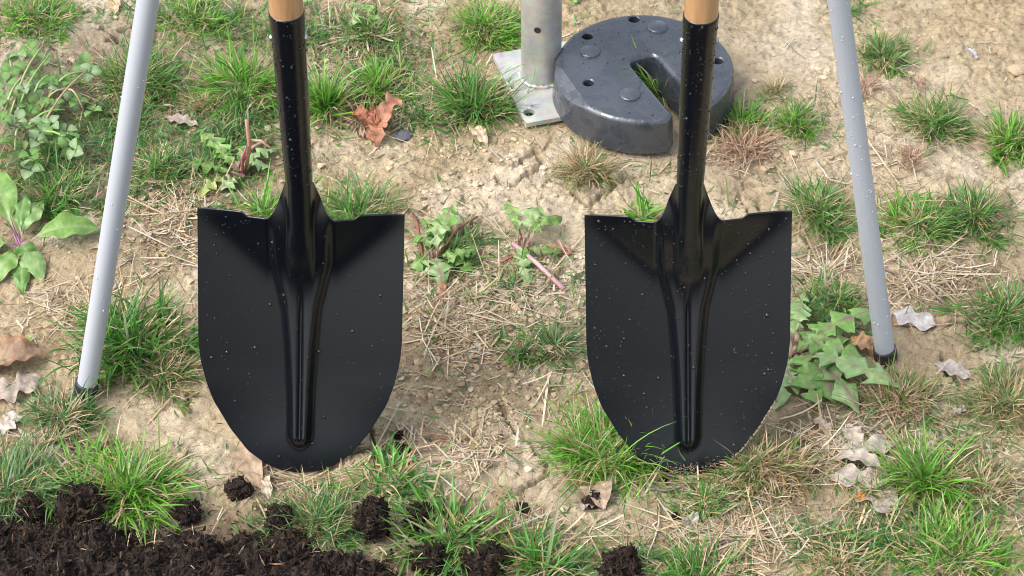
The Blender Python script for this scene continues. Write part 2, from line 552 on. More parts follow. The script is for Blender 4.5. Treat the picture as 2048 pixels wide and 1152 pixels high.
CRACKS = [
 [(1000, 815), (1022, 858), (1058, 884), (1072, 902), (1095, 922), (1096, 945), (1062, 968), (1030, 985), (1015, 1000)],
 [(1072, 902), (1110, 918), (1140, 940)], [(1040, 985), (1080, 1000), (1095, 1020)],
 [(1105, 360), (1140, 372), (1160, 400), (1180, 405), (1215, 380), (1250, 352), (1300, 342), (1340, 338)],
 [(1180, 405), (1186, 432), (1176, 450)], [(985, 318), (1030, 330), (1070, 300)], [(990, 350), (1015, 375), (1060, 350)],
 [(1060, 350), (1085, 320), (1075, 302)], [(1110, 575), (1150, 560), (1172, 545)],
 [(700, 845), (742, 860), (748, 900), (770, 925), (800, 930)], [(205, 62), (232, 78), (240, 90), (218, 84)], [(240, 70), (275, 55)],
 [(470, 830), (480, 850), (478, 870)], [(375, 788), (380, 815)], [(1930, 620), (1945, 650), (1900, 655)], [(1880, 720), (1900, 755), (1930, 770)],
 [(860, 880), (900, 878), (935, 885), (945, 875)], [(640, 905), (700, 920), (770, 912)],
]
lo = 0.010 * fbm(GX * 2.3, GY * 2.3, 2)
mid = 0.0042 * fbm(GX * 11, GY * 11, 3)
cx, cy = GX + 0.004 * perlin(GX * 60, GY * 60), GY + 0.004 * perlin(GX * 60 + 40, GY * 60)
e1, c1 = cells(cx * 30, cy * 30)
e2, c2 = cells(cx * 85 + 11, cy * 85)
rough_zone = sstep(-0.25, 0.45, fbm(GX * 6 + 31, GY * 6, 2))
crumb = 0.0022 * (c2 - 0.5) * sstep(0.02, 0.25, e2) * rough_zone + 0.0026 * (c1 - 0.5) * sstep(0.0, 0.15, e1)
fine = 0.0019 * fbm(GX * 140, GY * 140, 3, 0.7) * (0.6 + 0.6 * rough_zone) - 0.0023 * sstep(.3, .62, perlin(GX * 150 + 80, GY * 105)) * sstep(-.2, .3, fbm(GX * 18, GY * 18, 2))
terr = fbm(GX * 34, GY * 34, 3)
flake = 0.0014 * (np.floor(terr * 3) + sstep(0.6, 1.0, terr * 3 - np.floor(terr * 3))) / 1.5
vor_crack = -0.0055 * (1 - sstep(0.0, 0.07, e1)) * sstep(0.25, 0.55, fbm(GX * 4.5 + 7, GY * 4.5 + 3, 2))
Hh = lo + mid + crumb + fine + flake + vor_crack
crk = np.full(GX.shape, 1.0)
jx, jy = 0.0035 * fbm(GX * 90, GY * 90, 2), 0.0035 * fbm(GX * 90 + 50, GY * 90 + 50, 2)
for line in CRACKS:
    w = [P(*p)[:2] for p in line]
    for a, b in zip(w[:-1], w[1:]):
        x0, x1 = min(a[0], b[0]) - .02, max(a[0], b[0]) + .02
        y0, y1 = min(a[1], b[1]) - .02, max(a[1], b[1]) + .02
        i0, i1, j0, j1 = np.searchsorted(gy, y0), np.searchsorted(gy, y1), np.searchsorted(gx, x0), np.searchsorted(gx, x1)
        X, Y = (GX + jx)[i0:i1, j0:j1], (GY + jy)[i0:i1, j0:j1]
        d = b - a
        t = np.clip(((X - a[0]) * d[0] + (Y - a[1]) * d[1]) / (d @ d), 0, 1)
        dist = np.hypot(X - a[0] - t * d[0], Y - a[1] - t * d[1])
        crk[i0:i1, j0:j1] = np.minimum(crk[i0:i1, j0:j1], dist)
Hh = Hh - 0.014 * (1 - sstep(0.0008, 0.0040, crk)) + 0.0018 * np.exp(-(crk / 0.012) ** 2)
# humus mounds under tufts
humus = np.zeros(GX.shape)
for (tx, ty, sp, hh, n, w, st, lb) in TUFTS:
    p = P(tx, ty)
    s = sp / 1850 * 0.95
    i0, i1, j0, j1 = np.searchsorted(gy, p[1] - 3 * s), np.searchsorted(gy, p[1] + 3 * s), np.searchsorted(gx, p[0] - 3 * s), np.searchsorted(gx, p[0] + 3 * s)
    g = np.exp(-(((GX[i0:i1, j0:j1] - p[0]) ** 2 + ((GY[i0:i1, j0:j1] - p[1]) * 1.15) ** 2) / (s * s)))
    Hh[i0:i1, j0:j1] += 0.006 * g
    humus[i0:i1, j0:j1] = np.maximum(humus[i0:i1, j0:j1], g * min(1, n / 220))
# flat ground under the plate and weight
for (qx, qy, rr) in ((1050, 160, 0.10), (1290, 190, 0.135)):
    p = P(qx, qy)
    g = sstep(rr * 1.25, rr * 0.85, np.hypot(GX - p[0], GY - p[1]))
    Hh = Hh * (1 - g) + (-0.004) * g
for (qx, qy) in ((600, 932), (1378, 936)):
    p = P(qx, qy)
    g = sstep(.05, .025, np.hypot(GX - p[0], (GY - p[1])))
    Hh = Hh * (1 - g) + (-0.007 + .25 * Hh) * g
Hh = Hh * fade

def gz(x, y):
    x, y = np.asarray(x, float), np.asarray(y, float)
    j = np.clip(np.searchsorted(gx, x) - 1, 0, len(gx) - 2)
    i = np.clip(np.searchsorted(gy, y) - 1, 0, len(gy) - 2)
    u, v = np.clip((x - gx[j]) / (gx[j + 1] - gx[j]), 0, 1), np.clip((y - gy[i]) / (gy[i + 1] - gy[i]), 0, 1)
    return (Hh[i, j] * (1 - u) + Hh[i, j + 1] * u) * (1 - v) + (Hh[i + 1, j] * (1 - u) + Hh[i + 1, j + 1] * u) * v

def G(px, py, dz=0.0):
    p = P(px, py)
    p[2] = float(gz(p[0], p[1])) + dz
    return p

TAN, PALE, BROWN, DARK, GREY = [np.array(c) for c in ((0.435, 0.338, 0.208), (0.595, 0.492, 0.355), (0.235, 0.172, 0.105), (0.10, 0.072, 0.048), (0.335, 0.28, 0.22))]
nz = fbm(GX * 7, GY * 7, 4)
col = TAN + (PALE - TAN) * sstep(-0.1, 0.7, nz)[..., None]
def blob(cx_, cy_, rx, ry):
    d = ((PXg - cx_) / rx) ** 2 + ((PYg - cy_) / ry) ** 2
    return np.exp(-d * (1 + 0.6 * nz))
for (bx, by, rx, ry, c, wgt) in [
    (1160, 430, 260, 110, PALE, 0.8), (1560, 130, 180, 180, PALE, 0.4), (270, 830, 170, 60, PALE, 0.5), (1120, 960, 130, 90, PALE, 0.6), (1850, 300, 220, 160, PALE, 0.5),
    (150, 210, 280, 200, GREY, 0.8), (230, 230, 220, 120, BROWN, 0.6), (370, 430, 140, 110, BROWN, 0.75), (430, 320, 150, 80, BROWN, 0.55), (60, 330, 130, 90, BROWN, 0.8),
    (720, 60, 130, 90, BROWN, 0.8), (850, 170, 120, 80, BROWN, 0.55), (930, 720, 150, 110, BROWN, 0.6), (1630, 540, 70, 70, BROWN, 0.75), (1880, 570, 160, 70, BROWN, 0.65),
    (120, 920, 140, 70, BROWN, 0.75), (1690, 880, 150, 70, BROWN, 0.55), (1800, 1040, 220, 80, BROWN, 0.6), (1450, 330, 90, 40, BROWN, 0.5), (800, 900, 90, 40, BROWN, 0.5),
    (300, 1080, 420, 60, DARK, 0.9), (800, 1130, 250, 50, DARK, 0.8), (1450, 1010, 250, 90, GREY, 0.3), (1620, 860, 90, 60, BROWN, 0.6)]:
    b = (wgt * np.clip(blob(bx, by, rx, ry), 0, 1))[..., None]
    col = col * (1 - b) + c * b
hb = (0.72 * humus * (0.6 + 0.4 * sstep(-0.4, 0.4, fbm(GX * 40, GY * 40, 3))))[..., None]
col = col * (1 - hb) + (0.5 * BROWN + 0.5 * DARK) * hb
far_col = np.array([0.16, 0.16, 0.075])
col = col * fade[..., None] + far_col * (1 - fade[..., None])
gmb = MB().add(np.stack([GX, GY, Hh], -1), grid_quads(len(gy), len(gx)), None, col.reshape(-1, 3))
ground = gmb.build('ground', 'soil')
ground['kind'] = 'structure'
ground['label'] = 'bare cracked clay soil with patches of damp brown humus'

# ------------------------------------------------------------------ strips: blades, straw
def strips(mb, base, az, lean, bend, L, W, c0, c1, K=5, prof=None, twist=None, cols=2, clamp=0.0012, fold=0.25, power=1.3):
    n = len(base)
    s = np.linspace(0, 1, K + 1)
    sm = (s[:-1] + s[1:]) / 2
    phi = lean[:, None] + bend[:, None] * sm ** power
    dl = (L / K)[:, None]
    step = np.stack([np.sin(phi) * np.cos(az)[:, None], np.sin(phi) * np.sin(az)[:, None], np.cos(phi)], -1) * dl[..., None]
    pos = np.concatenate([base[:, None], base[:, None] + np.cumsum(step, 1)], 1)
    if clamp is not None:
        pos[..., 2] = np.maximum(pos[..., 2], gz(pos[..., 0], pos[..., 1]) + clamp)
    if prof is None:
        prof = np.clip(0.75 + 0.5 * s, 0, 1) * (1 - s ** 2.6) + 0.02
    tw = 0 if twist is None else twist[:, None] * s
    a2 = az[:, None] + np.pi / 2 + tw
    side = np.stack([np.cos(a2), np.sin(a2), np.sin(tw) * 0.5 * np.ones_like(a2)], -1)
    w = (W[:, None] * prof[None])[..., None] / 2
    if cols == 2:
        v = np.stack([pos - side * w, pos + side * w], 2)
    else:
        up = np.stack([-np.cos(az), -np.sin(az), np.full(n, 0.6)], -1)[:, None]
        v = np.stack([pos - side * w + up * w * fold * 2, pos, pos + side * w + up * w * fold * 2], 2)
    nv = (K + 1) * cols
    q1 = grid_quads(K + 1, cols)
    q = (np.arange(n)[:, None, None] * nv + q1[None]).reshape(-1, 4)
    c = c0[:, None] * (1 - s)[None, :, None] + c1[:, None] * s[None, :, None]
    c = np.repeat(c[:, :, None], cols, 2)
    mb.add(v.reshape(-1, 3), q, None, c.reshape(-1, 3))

GREENS = dict(
    bright=[(.135, .37, .025), (.09, .30, .02), (.175, .40, .04), (.06, .22, .022), (.21, .39, .08)],
    mid=[(.085, .27, .032), (.06, .205, .026), (.125, .32, .045), (.04, .155, .026), (.16, .30, .09)],
    dark=[(.065, .21, .035), (.045, .15, .033), (.10, .27, .04), (.13, .31, .045)],
    blue=[(.10, .245, .07), (.07, .195, .058), (.14, .28, .095), (.055, .155, .042)],
    drymix=[(.13, .22, .05), (.19, .25, .075), (.10, .18, .04), (.28, .26, .10), (.36, .28, .14)])
STRAW = np.array([(.50, .40, .26), (.42, .32, .19), (.56, .47, .34), (.33, .24, .14), (.46, .39, .30), (.27, .185, .11)])

def pick(arr, n):
    arr = np.asarray(arr, float)
    return arr[rng.integers(0, len(arr), n)] * rng.uniform(0.85, 1.15, (n, 1))

SPREAD = []
def tuft(px, py, spread, reach, n, wmm, style, label):
    c = G(px, py)
    s = spread * 1.22 / 1850.0
    Lm = reach * .84 / 1400.0
    n = int(n * 1.8)
    rr = np.sqrt(rng.uniform(0, 1, n)) * s * rng.uniform(0.55, 1.0, n)
    th = rng.uniform(0, 2 * np.pi, n)
    # a tuft is a few tillers, not an even disc
    k = max(4, int(s * 330))
    tc = np.stack([rng.normal(0, s * 0.42, k), rng.normal(0, s * 0.40, k)], -1)
    which = rng.integers(0, k, n)
    off = np.where(rng.uniform(size=n)[:, None] < 0.75, tc[which] + rng.normal(0, s * 0.11, (n, 2)), np.stack([rr * np.cos(th), rr * np.sin(th)], -1))
    b = np.stack([c[0] + off[:, 0], c[1] + off[:, 1], np.zeros(n)], -1)
    b[:, 2] = gz(b[:, 0], b[:, 1]) - 0.002
    rad = np.hypot(off[:, 0], off[:, 1]) / s
    az = np.arctan2(off[:, 1], off[:, 0]) + rng.normal(0, 1.0, n)
    tiller_az = rng.normal(0, 1.0, k)
    az = az + tiller_az[which]
    tl = np.abs(rng.normal(0.0, 0.35, k))
    lean = np.abs(rng.normal(0.15, 0.30, n)) + 0.42 * np.clip(rad, 0, 1.3) + tl[which]
    bend = rng.normal(0.85, 0.7, n)
    L = Lm * np.where(rng.uniform(size=n) < .42, rng.uniform(.2, .5, n), np.clip(rng.normal(0.74, 0.27, n), 0.3, 1.45)) * (1.08 - 0.3 * np.clip(rad, 0, 1))
    W = wmm * .9 / 1000 * np.clip(rng.normal(1.0, 0.28, n), 0.45, 1.8)
    g = pick(GREENS[style], n)
    tip = g * rng.uniform(0.95, 1.2, (n, 1)) + np.array([.008, .008, .0])
    brn = rng.uniform(size=n) < 0.06
    tip[brn] = pick(STRAW, int(brn.sum())) * 0.9
    base_c = g * 0.92 + np.array([.03, .03, .01])
    mb = MB()
    tw = rng.normal(0, 0.8, n)
    wide = wmm >= 2.0
    strips(mb, b, az, lean, bend, L, W, base_c, tip, K=6 if wide else 5, cols=3 if wide else 2, twist=tw)
    o = mb.build('grass_tuft', 'grass', origin=c)
    tag(o, label, 'grass tuft', 'grass tufts growing in the bare clay')
    SPREAD.append((px, py + 4, spread * 2.1, spread * 1.15, int(n * .30)))
    # dead blades at its foot
    nd = int(n * (0.85 if style == 'drymix' else 0.34))
    a = rng.uniform(0, 2 * np.pi, nd)
    r_ = s * np.abs(rng.normal(0.45, 0.38, nd))
    b = np.stack([c[0] + r_ * np.cos(a), c[1] + r_ * np.sin(a), np.zeros(nd)], -1)
    b[:, 2] = gz(b[:, 0], b[:, 1]) + rng.uniform(0, 0.004, nd)
    mb = MB()
    cc = pick(STRAW, nd) * np.array([1.0, .93, .82])
    strips(mb, b, a + rng.normal(0, 0.8, nd), rng.uniform(0.5, 1.5, nd), rng.uniform(0.1, 1.2, nd), Lm * rng.uniform(0.25, 0.8, nd),
           np.full(nd, max(0.0011, wmm / 1000 * 0.6)), cc, cc * 0.95, K=4, twist=rng.normal(0, 1.0, nd))
    d = mb.build('dead_blades', 'straw', parent=o)
    d['kind'] = 'stuff'
    return o

for t in TUFTS:
    tuft(*t)

# ------------------------------------------------------------------ loose cover nobody could count
BARE = [(1105, 920, 125, 85), (250, 835, 140, 60), (1160, 430, 200, 80), (1080, 330, 140, 60), (1570, 110, 170, 100), (1860, 700, 110, 70), (1620, 1010, 80, 45),
        (225, 90, 110, 50), (1890, 320, 130, 70), (440, 830, 90, 60)]
def scatter(zones, jitter=1.0):
    out = []
    for (zx, zy, rx, ry, n) in zones:
        a, r_ = rng.uniform(0, 2 * np.pi, n), np.abs(rng.normal(0, 0.55, n))
        px, py = zx + rx * r_ * np.cos(a), zy + ry * r_ * np.sin(a)
        d0, d1 = (px - 1024) / FPX, (576 - py) / FPX
        t = CAMH / (SP - d1 * CP)
        out.append(np.stack([d0 * t, (CP + d1 * SP) * t], -1))
    xy = np.concatenate(out)
    ok = (xy[:, 0] > -.9) & (xy[:, 0] < .9) & (xy[:, 1] > 1.55) & (xy[:, 1] < 2.95)
    xy = xy[ok]
    qx, qy = proj(xy[:, 0], xy[:, 1])
    keep_p = np.ones(len(xy))
    for (ax_, ay_, rx_, ry_) in BARE:
        keep_p = np.minimum(keep_p, 0.12 + 0.88 * sstep(.7, 1.15, np.hypot((qx - ax_) / rx_, (qy - ay_) / ry_)))
    xy = xy[rng.uniform(size=len(xy)) < keep_p]
    return np.column_stack([xy, gz(xy[:, 0], xy[:, 1])])

WIDE = (1024, 576, 1300, 760)
straw_zones = [(*WIDE, 2000), (930, 640, 150, 90, 520), (860, 620, 80, 60, 200), (1480, 1070, 330, 110, 1150), (1850, 560, 210, 100, 620), (170, 610, 170, 80, 520),
               (700, 70, 110, 70, 330), (1480, 300, 120, 50, 260), (1850, 960, 260, 170, 900), (1660, 900, 150, 90, 400), (600, 952, 110, 16, 420), (1400, 960, 100, 16, 250), (360, 430, 120, 110, 350),
               (1800, 330, 230, 120, 330), (860, 200, 160, 90, 320), (1000, 900, 200, 80, 420), (1650, 540, 70, 70, 220), (100, 880, 150, 80, 260), (1050, 1060, 120, 50, 200)]
b = scatter(straw_zones)
n = len(b)
b[:, 2] += rng.uniform(0, 0.0035, n)
L = np.clip(rng.lognormal(-4.05, 0.66, n), 0.004, 0.085)
mb = MB()
cc = pick(STRAW, n)
strips(mb, b, rng.uniform(0, 2 * np.pi, n), rng.normal(1.5, 0.12, n), rng.normal(0.05, 0.25, n), L, np.clip(rng.lognormal(-6.75, 0.38, n), 0.0006, 0.0028), cc,
       cc * rng.uniform(0.85, 1.15, (n, 1)), K=4, prof=np.array([.8, 1, 1, .95, .6]), twist=rng.normal(0, 0.6, n))
o = mb.build('straw_litter', 'straw')
tag(o, 'short pieces of dry straw littering the clay', 'straw', kind='stuff')

green_zones = [(*WIDE, 2200), (250, 260, 330, 220, 2600), (600, 60, 500, 90, 2000), (470, 270, 130, 80, 700), (100, 330, 130, 110, 800), (700, 190, 180, 60, 700), (560, 420, 130, 30, 250), (480, 200, 160, 120, 700), (760, 150, 170, 110, 700), (850, 230, 120, 50, 450), (440, 330, 160, 90, 480), (900, 500, 120, 60, 350),
               (1860, 960, 240, 170, 1900), (1700, 1090, 330, 70, 1100), (1640, 600, 90, 60, 300), (1250, 1110, 200, 50, 350), (1500, 960, 200, 80, 450), (650, 1050, 180, 60, 450), (1600, 230, 130, 80, 240), (1900, 450, 160, 70, 450), (300, 740, 150, 60, 350),
               (950, 1090, 220, 60, 450), (330, 40, 300, 60, 550), (1700, 20, 80, 50, 160), (1650, 640, 100, 60, 220), (1980, 800, 100, 130, 350)]
b = scatter(green_zones + SPREAD)
n = len(b)
b[:, 2] -= 0.001
g = pick(GREENS['mid'] + GREENS['drymix'] + GREENS['blue'], n)
mb = MB()
strips(mb, b, rng.uniform(0, 2 * np.pi, n), rng.uniform(0.3, 1.5, n), rng.uniform(0.1, 1.2, n), np.clip(rng.lognormal(-4.15, 0.5, n), 0.004, 0.045),
       np.clip(rng.lognormal(-6.55, 0.35, n), 0.0007, 0.0032), g, g * 1.05 + .01, K=4, twist=rng.normal(0, 1, n))
o = mb.build('sparse_grass', 'grass')
tag(o, 'short scattered blades and clippings of green grass', 'grass', kind='stuff')

# flat broken leaf bits and soil crumbs
b = scatter([(*WIDE, 900), (350, 430, 170, 120, 300), (750, 80, 160, 80, 200), (120, 900, 150, 90, 200), (1700, 900, 200, 120, 260), (950, 700, 160, 120, 200)])
n = len(b)
mb = MB()
cc = pick([(.25, .17, .10), (.33, .25, .17), (.16, .11, .07), (.42, .36, .28), (.30, .17, .08)], n)
strips(mb, b + [0, 0, .001], rng.uniform(0, 6.28, n), rng.normal(1.5, 0.15, n), rng.normal(0, 0.5, n), rng.uniform(0.003, 0.010, n), rng.uniform(0.0015, 0.006, n), cc, cc, K=3,
       prof=np.array([.35, 1, .9, .2]))
o = mb.build('leaf_litter', 'dead_leaf')
tag(o, 'small brown flakes of rotted leaves on the clay', 'leaf litter', kind='stuff')

ICO_V, ICO_T = None, None
def ico(sub):
    bm = bmesh.new()
    bmesh.ops.create_icosphere(bm, subdivisions=sub, radius=1.0)
    bm.verts.ensure_lookup_table()
    v = np.array([x.co[:] for x in bm.verts])
    t = np.array([[x.index for x in f.verts] for f in bm.faces])
    bm.free()
    return v, t
ICO_V, ICO_T = ico(1)
b = scatter([(*WIDE, 3800), (1030, 320, 180, 90, 600), (330, 430, 170, 100, 300), (950, 830, 200, 100, 500), (1650, 150, 250, 150, 500), (600, 942, 70, 8, 260), (1385, 946, 70, 8, 260), (210, 180, 200, 120, 500)])
n = len(b)
mb = MB()
rv = rng.uniform(0.62, 1.25, (n, len(ICO_V), 1)) * ICO_V[None]
siz = np.clip(rng.lognormal(-6.55, 0.5, n), 0.0006, 0.006)
rv = rv * siz[:, None, None] * np.array([1.15, 1.15, 0.75])
v = b[:, None] + rv + np.array([0, 0, 1])[None, None] * (siz * 0.25)[:, None, None]
t = (np.arange(n)[:, None, None] * len(ICO_V) + ICO_T[None]).reshape(-1, 3)
ii = np.clip(np.searchsorted(gx, b[:, 0]), 0, len(gx) - 1), np.clip(np.searchsorted(gy, b[:, 1]), 0, len(gy) - 1)
cc = col[ii[1], ii[0]] * rng.uniform(0.75, 1.15, (n, 1))
mb.add(v.reshape(-1, 3), None, t, np.repeat(cc, len(ICO_V), 0))
o = mb.build('soil_crumbs', 'crumb', smooth=False)
tag(o, 'loose crumbs of dry clay lying on the ground', 'soil crumbs', kind='stuff')

# ------------------------------------------------------------------ compost
cb_px = [(-300, 1030), (0, 1042), (60, 1030), (100, 1045), (160, 1032), (205, 1034), (230, 1062), (300, 1080), (350, 1072), (400, 1062), (440, 1090), (520, 1072), (570, 1072), (610, 1092),
         (690, 1112), (740, 1130), (790, 1165), (860, 1195), (1000, 1230), (1200, 1290)]
cb = np.array([P(*p)[:2] for p in cb_px])
hx, hy = np.arange(-0.74, 0.02, 0.0021), np.arange(1.50, 1.90, 0.0021)
HX, HY = np.meshgrid(hx, hy)
yb = np.interp(HX, cb[:, 0], cb[:, 1])
dd = yb - HY + 0.012 * fbm(HX * 25, HY * 25, 3)
lump = 0.009 * fbm(HX * 28, HY * 28, 3) + 0.0075 * np.abs(fbm(HX * 70, HY * 70, 3)) + 0.003 * fbm(HX * 220, HY * 220, 2)
e3, c3 = cells(HX * 55 + 0.4 * perlin(HX * 90, HY * 90), HY * 55)
hh_ = 0.030 * sstep(-0.006, 0.07, dd) + (lump + 0.010 * (c3 - 0.4) * sstep(0, .3, e3)) * sstep(-0.004, 0.02, dd) - 0.02 * (1 - sstep(-0.012, -0.002, dd))
HZ = hh_ + gz(HX, HY)
keep = dd[:-1, :-1] > -0.03
q = grid_quads(len(hy), len(hx))[keep.ravel()]
tone = sstep(-0.5, 0.6, fbm(HX * 120, HY * 120, 3))[..., None]
hc = np.array([.015, .011, .009]) * (1 - tone) + np.array([.036, .024, .018]) * tone
mb = MB().add(np.stack([HX, HY, HZ], -1), q, None, hc.reshape(-1, 3))
def heap_z(x, y):
    i = np.clip(((y - hy[0]) / 0.0021).astype(int), 0, len(hy) - 1)
    j = np.clip(((x - hx[0]) / 0.0021).astype(int), 0, len(hx) - 1)
    return HZ[i, j], dd[i, j]

CHIP = np.array([(.020, .014, .010), (.030, .020, .014), (.014, .010, .008), (.050, .030, .020), (.042, .028, .020), (.085, .048, .028), (.012, .010, .009), (.036, .024, .019)])
def prisms(mb, c, az, tilt, L, W, Hh_, cc):
    """small irregular splinters: pointed three-sided bars"""
    n = len(c)
    ax = np.stack([np.cos(az) * np.cos(tilt), np.sin(az) * np.cos(tilt), np.sin(tilt)], -1)
    sd = np.stack([-np.sin(az), np.cos(az), np.zeros(n)], -1)
    up = np.cross(ax, sd)
    rows = []
    for f, wd in ((-.5, .35), (-.15, 1.0), (.2, .85), (.5, .25)):
        ctr = c + ax * (L * f)[:, None] + up * (rng.normal(0, .12, n) * L)[:, None]
        for k, (u_, v_) in enumerate(((-.5, -.3), (.5, -.3), (0.05, .6))):
            rows.append(ctr + sd * (W * wd * u_)[:, None] + up * (Hh_ * wd * v_)[:, None])
    v = np.stack(rows, 1)
    qs = []
    for r_ in range(3):
        for k in range(3):
            k2 = (k + 1) % 3
            qs.append((r_ * 3 + k, r_ * 3 + k2, r_ * 3 + 3 + k2, r_ * 3 + 3 + k))
    ts = [(2, 1, 0), (9, 10, 11)]
    q = (np.arange(n)[:, None, None] * 12 + np.array(qs)[None]).reshape(-1, 4)
    t = (np.arange(n)[:, None, None] * 12 + np.array(ts)[None]).reshape(-1, 3)
    mb.add(v.reshape(-1, 3), q, t, np.repeat(cc, 12, 0))

n = 19000
x, y = rng.uniform(-0.72, 0.0, n), rng.uniform(1.58, 1.88, n)
z, d = heap_z(x, y)
ok = d > rng.uniform(-0.012, 0.01, n) - np.where(rng.uniform(size=n) < .24, rng.exponential(.022, n), 0)
z = np.maximum(z, gz(x, y))
x, y, z = x[ok], y[ok], z[ok]
n = len(x)
cc = CHIP[rng.choice(len(CHIP), n, p=[.2, .2, .15, .13, .12, .06, .06, .08])] * 1.25 * rng.uniform(.7, 1.3, (n, 1))
L = np.clip(rng.lognormal(-5.35, 0.55, n), .0015, .020)
prisms(mb, np.stack([x, y, z + rng.uniform(-.001, .003, n)], -1), rng.uniform(0, 6.28, n), rng.normal(0.1, .4, n), L, L * rng.uniform(.12, .4, n), L * rng.uniform(.08, .25, n), cc)
n = 130
x, y = rng.uniform(-0.72, -0.02, n), rng.uniform(1.60, 1.86, n)
z, d = heap_z(x, y)
ok = d > 0.0
x, y, z = x[ok], y[ok], z[ok]
n = len(x)
cc = pick([(.38, .27, .17), (.28, .15, .08), (.2, .12, .07)], n)
L = rng.uniform(.005, .018, n)
prisms(mb, np.stack([x, y, z + .003], -1), rng.uniform(0, 6.28, n), rng.normal(0, .3, n), L, L * .13, L * .1, cc)
# unseen compost added in front, out of the picture, to darken shovel reflections
ex, ey = np.arange(-1.1, 1.1, .012), np.arange(0.75, 1.56, .012)
EX, EY = np.meshgrid(ex, ey)
ed_ = sstep(1.60, 1.50, EY + .02 * fbm(EX * 9, EY * 9, 2)) * sstep(.72, .80, EY) * sstep(1.1, 1.0, np.abs(EX))
EZ = -.03 + ed_ * (.055 + .012 * fbm(EX * 14, EY * 14, 3) + .008 * fbm(EX * 45, EY * 45, 2))
mb.add(np.stack([EX, EY, EZ], -1), grid_quads(len(ey), len(ex)), None, (.03, .019, .013))
o = mb.build('compost', 'compost', smooth=False)
tag(o, 'heap of dark crumbly compost along the lower left of the clay', 'compost', kind='stuff')

IV3, IT3 = ico(4)
def clod(px, py, r_px, label, tall=1.0, sink=0.3, name='compost_clod', wide=1.0):
    c = G(px, py)
    r = r_px / 1950.0
    seed = rng.uniform(0, 50)
    u = IV3
    nz_ = 0.36 * perlin(u[:, 0] * 1.6 + seed, u[:, 1] * 1.6 + u[:, 2] * 1.3) + 0.26 * perlin(u[:, 0] * 4 + seed + u[:, 2] * 3, u[:, 1] * 4 - u[:, 2] * 2.2) + 0.17 * perlin(u[:, 0] * 9 + seed, u[:, 2] * 9 + u[:, 1] * 5) + 0.08 * perlin(u[:, 0] * 21 + seed, u[:, 2] * 21 + u[:, 1] * 17)
    v = u * (1 + nz_)[:, None] * r * np.array([wide, wide, tall])
    v[:, 2] += r * tall * (1 - sink)
    v[:, 2] = np.maximum(v[:, 2], -0.004)
    mb = MB()
    mb.add(v + c, None, IT3, np.array([.026, .017, .012]) * (1 + .8 * nz_)[:, None])
    n = max(30, int(r_px * 9))
    k = rng.integers(0, len(v), n)
    k = k[v[k, 2] > 0.001]
    n = len(k)
    cc = CHIP[rng.integers(0, len(CHIP), n)] * rng.uniform(.7, 1.2, (n, 1))
    L = r * rng.uniform(.2, .62, n)
    prisms(mb, v[k] * 1.01 + c, rng.uniform(0, 6.28, n), rng.normal(0, .6, n), L, L * rng.uniform(.15, .4, n), L * .2, cc)
    o = mb.build(name, 'compost', smooth=False, origin=c)
    return tag(o, label, 'clod', 'dark compost clods scattered on the grass and clay')

for a in [
    (478, 990, 22, 'dark clod lying against the end of the tan leaf'), (1186, 1006, 17, 'dark clod resting on a brown dead leaf'),
    (1240, 1148, 36, 'largest dark clod, cut by the bottom edge'), (748, 1072, 36, 'upright dark clod standing taller than it is wide', 1.45, .25, 'compost_clod', .8),
    (836, 1052, 25, 'round dark clod behind the coarse grass blades'), (858, 1140, 32, 'dark clod in front of the coarse grass at the heap end'),
    (965, 1150, 34, 'dark clod at the bottom edge under the coarse grass'), (990, 1122, 24, 'dark clod half hidden by coarse grass, just above one at the bottom edge'),
    (375, 1035, 25, 'dark clod at the rim of the compost beside the lush grass'), (62, 1035, 26, 'dark clod at the rim of the compost nearest the corner'),
    (165, 1030, 44, 'broad dark clod under the lush grass clump'), (560, 1062, 26, 'dark clod at the compost rim below the fine soft grass'),
    (797, 880, 10, 'small dark crumb behind the shovel tip, upper of a pair'), (806, 915, 15, 'small flattened dark crumb behind the shovel tip, lower of a pair', .6),
    (1327, 952, 8, 'tiny dark crumb beside the wet shovel tip'), (1350, 1035, 8, 'tiny dark crumb above the white leaf scrap'),
    (1045, 1022, 10, 'small elongated dark bark piece on bare clay', .7, .3, 'bark_piece', 1.4), (755, 930, 9, 'tiny dark crumb under the red stem')]:
    clod(*a)

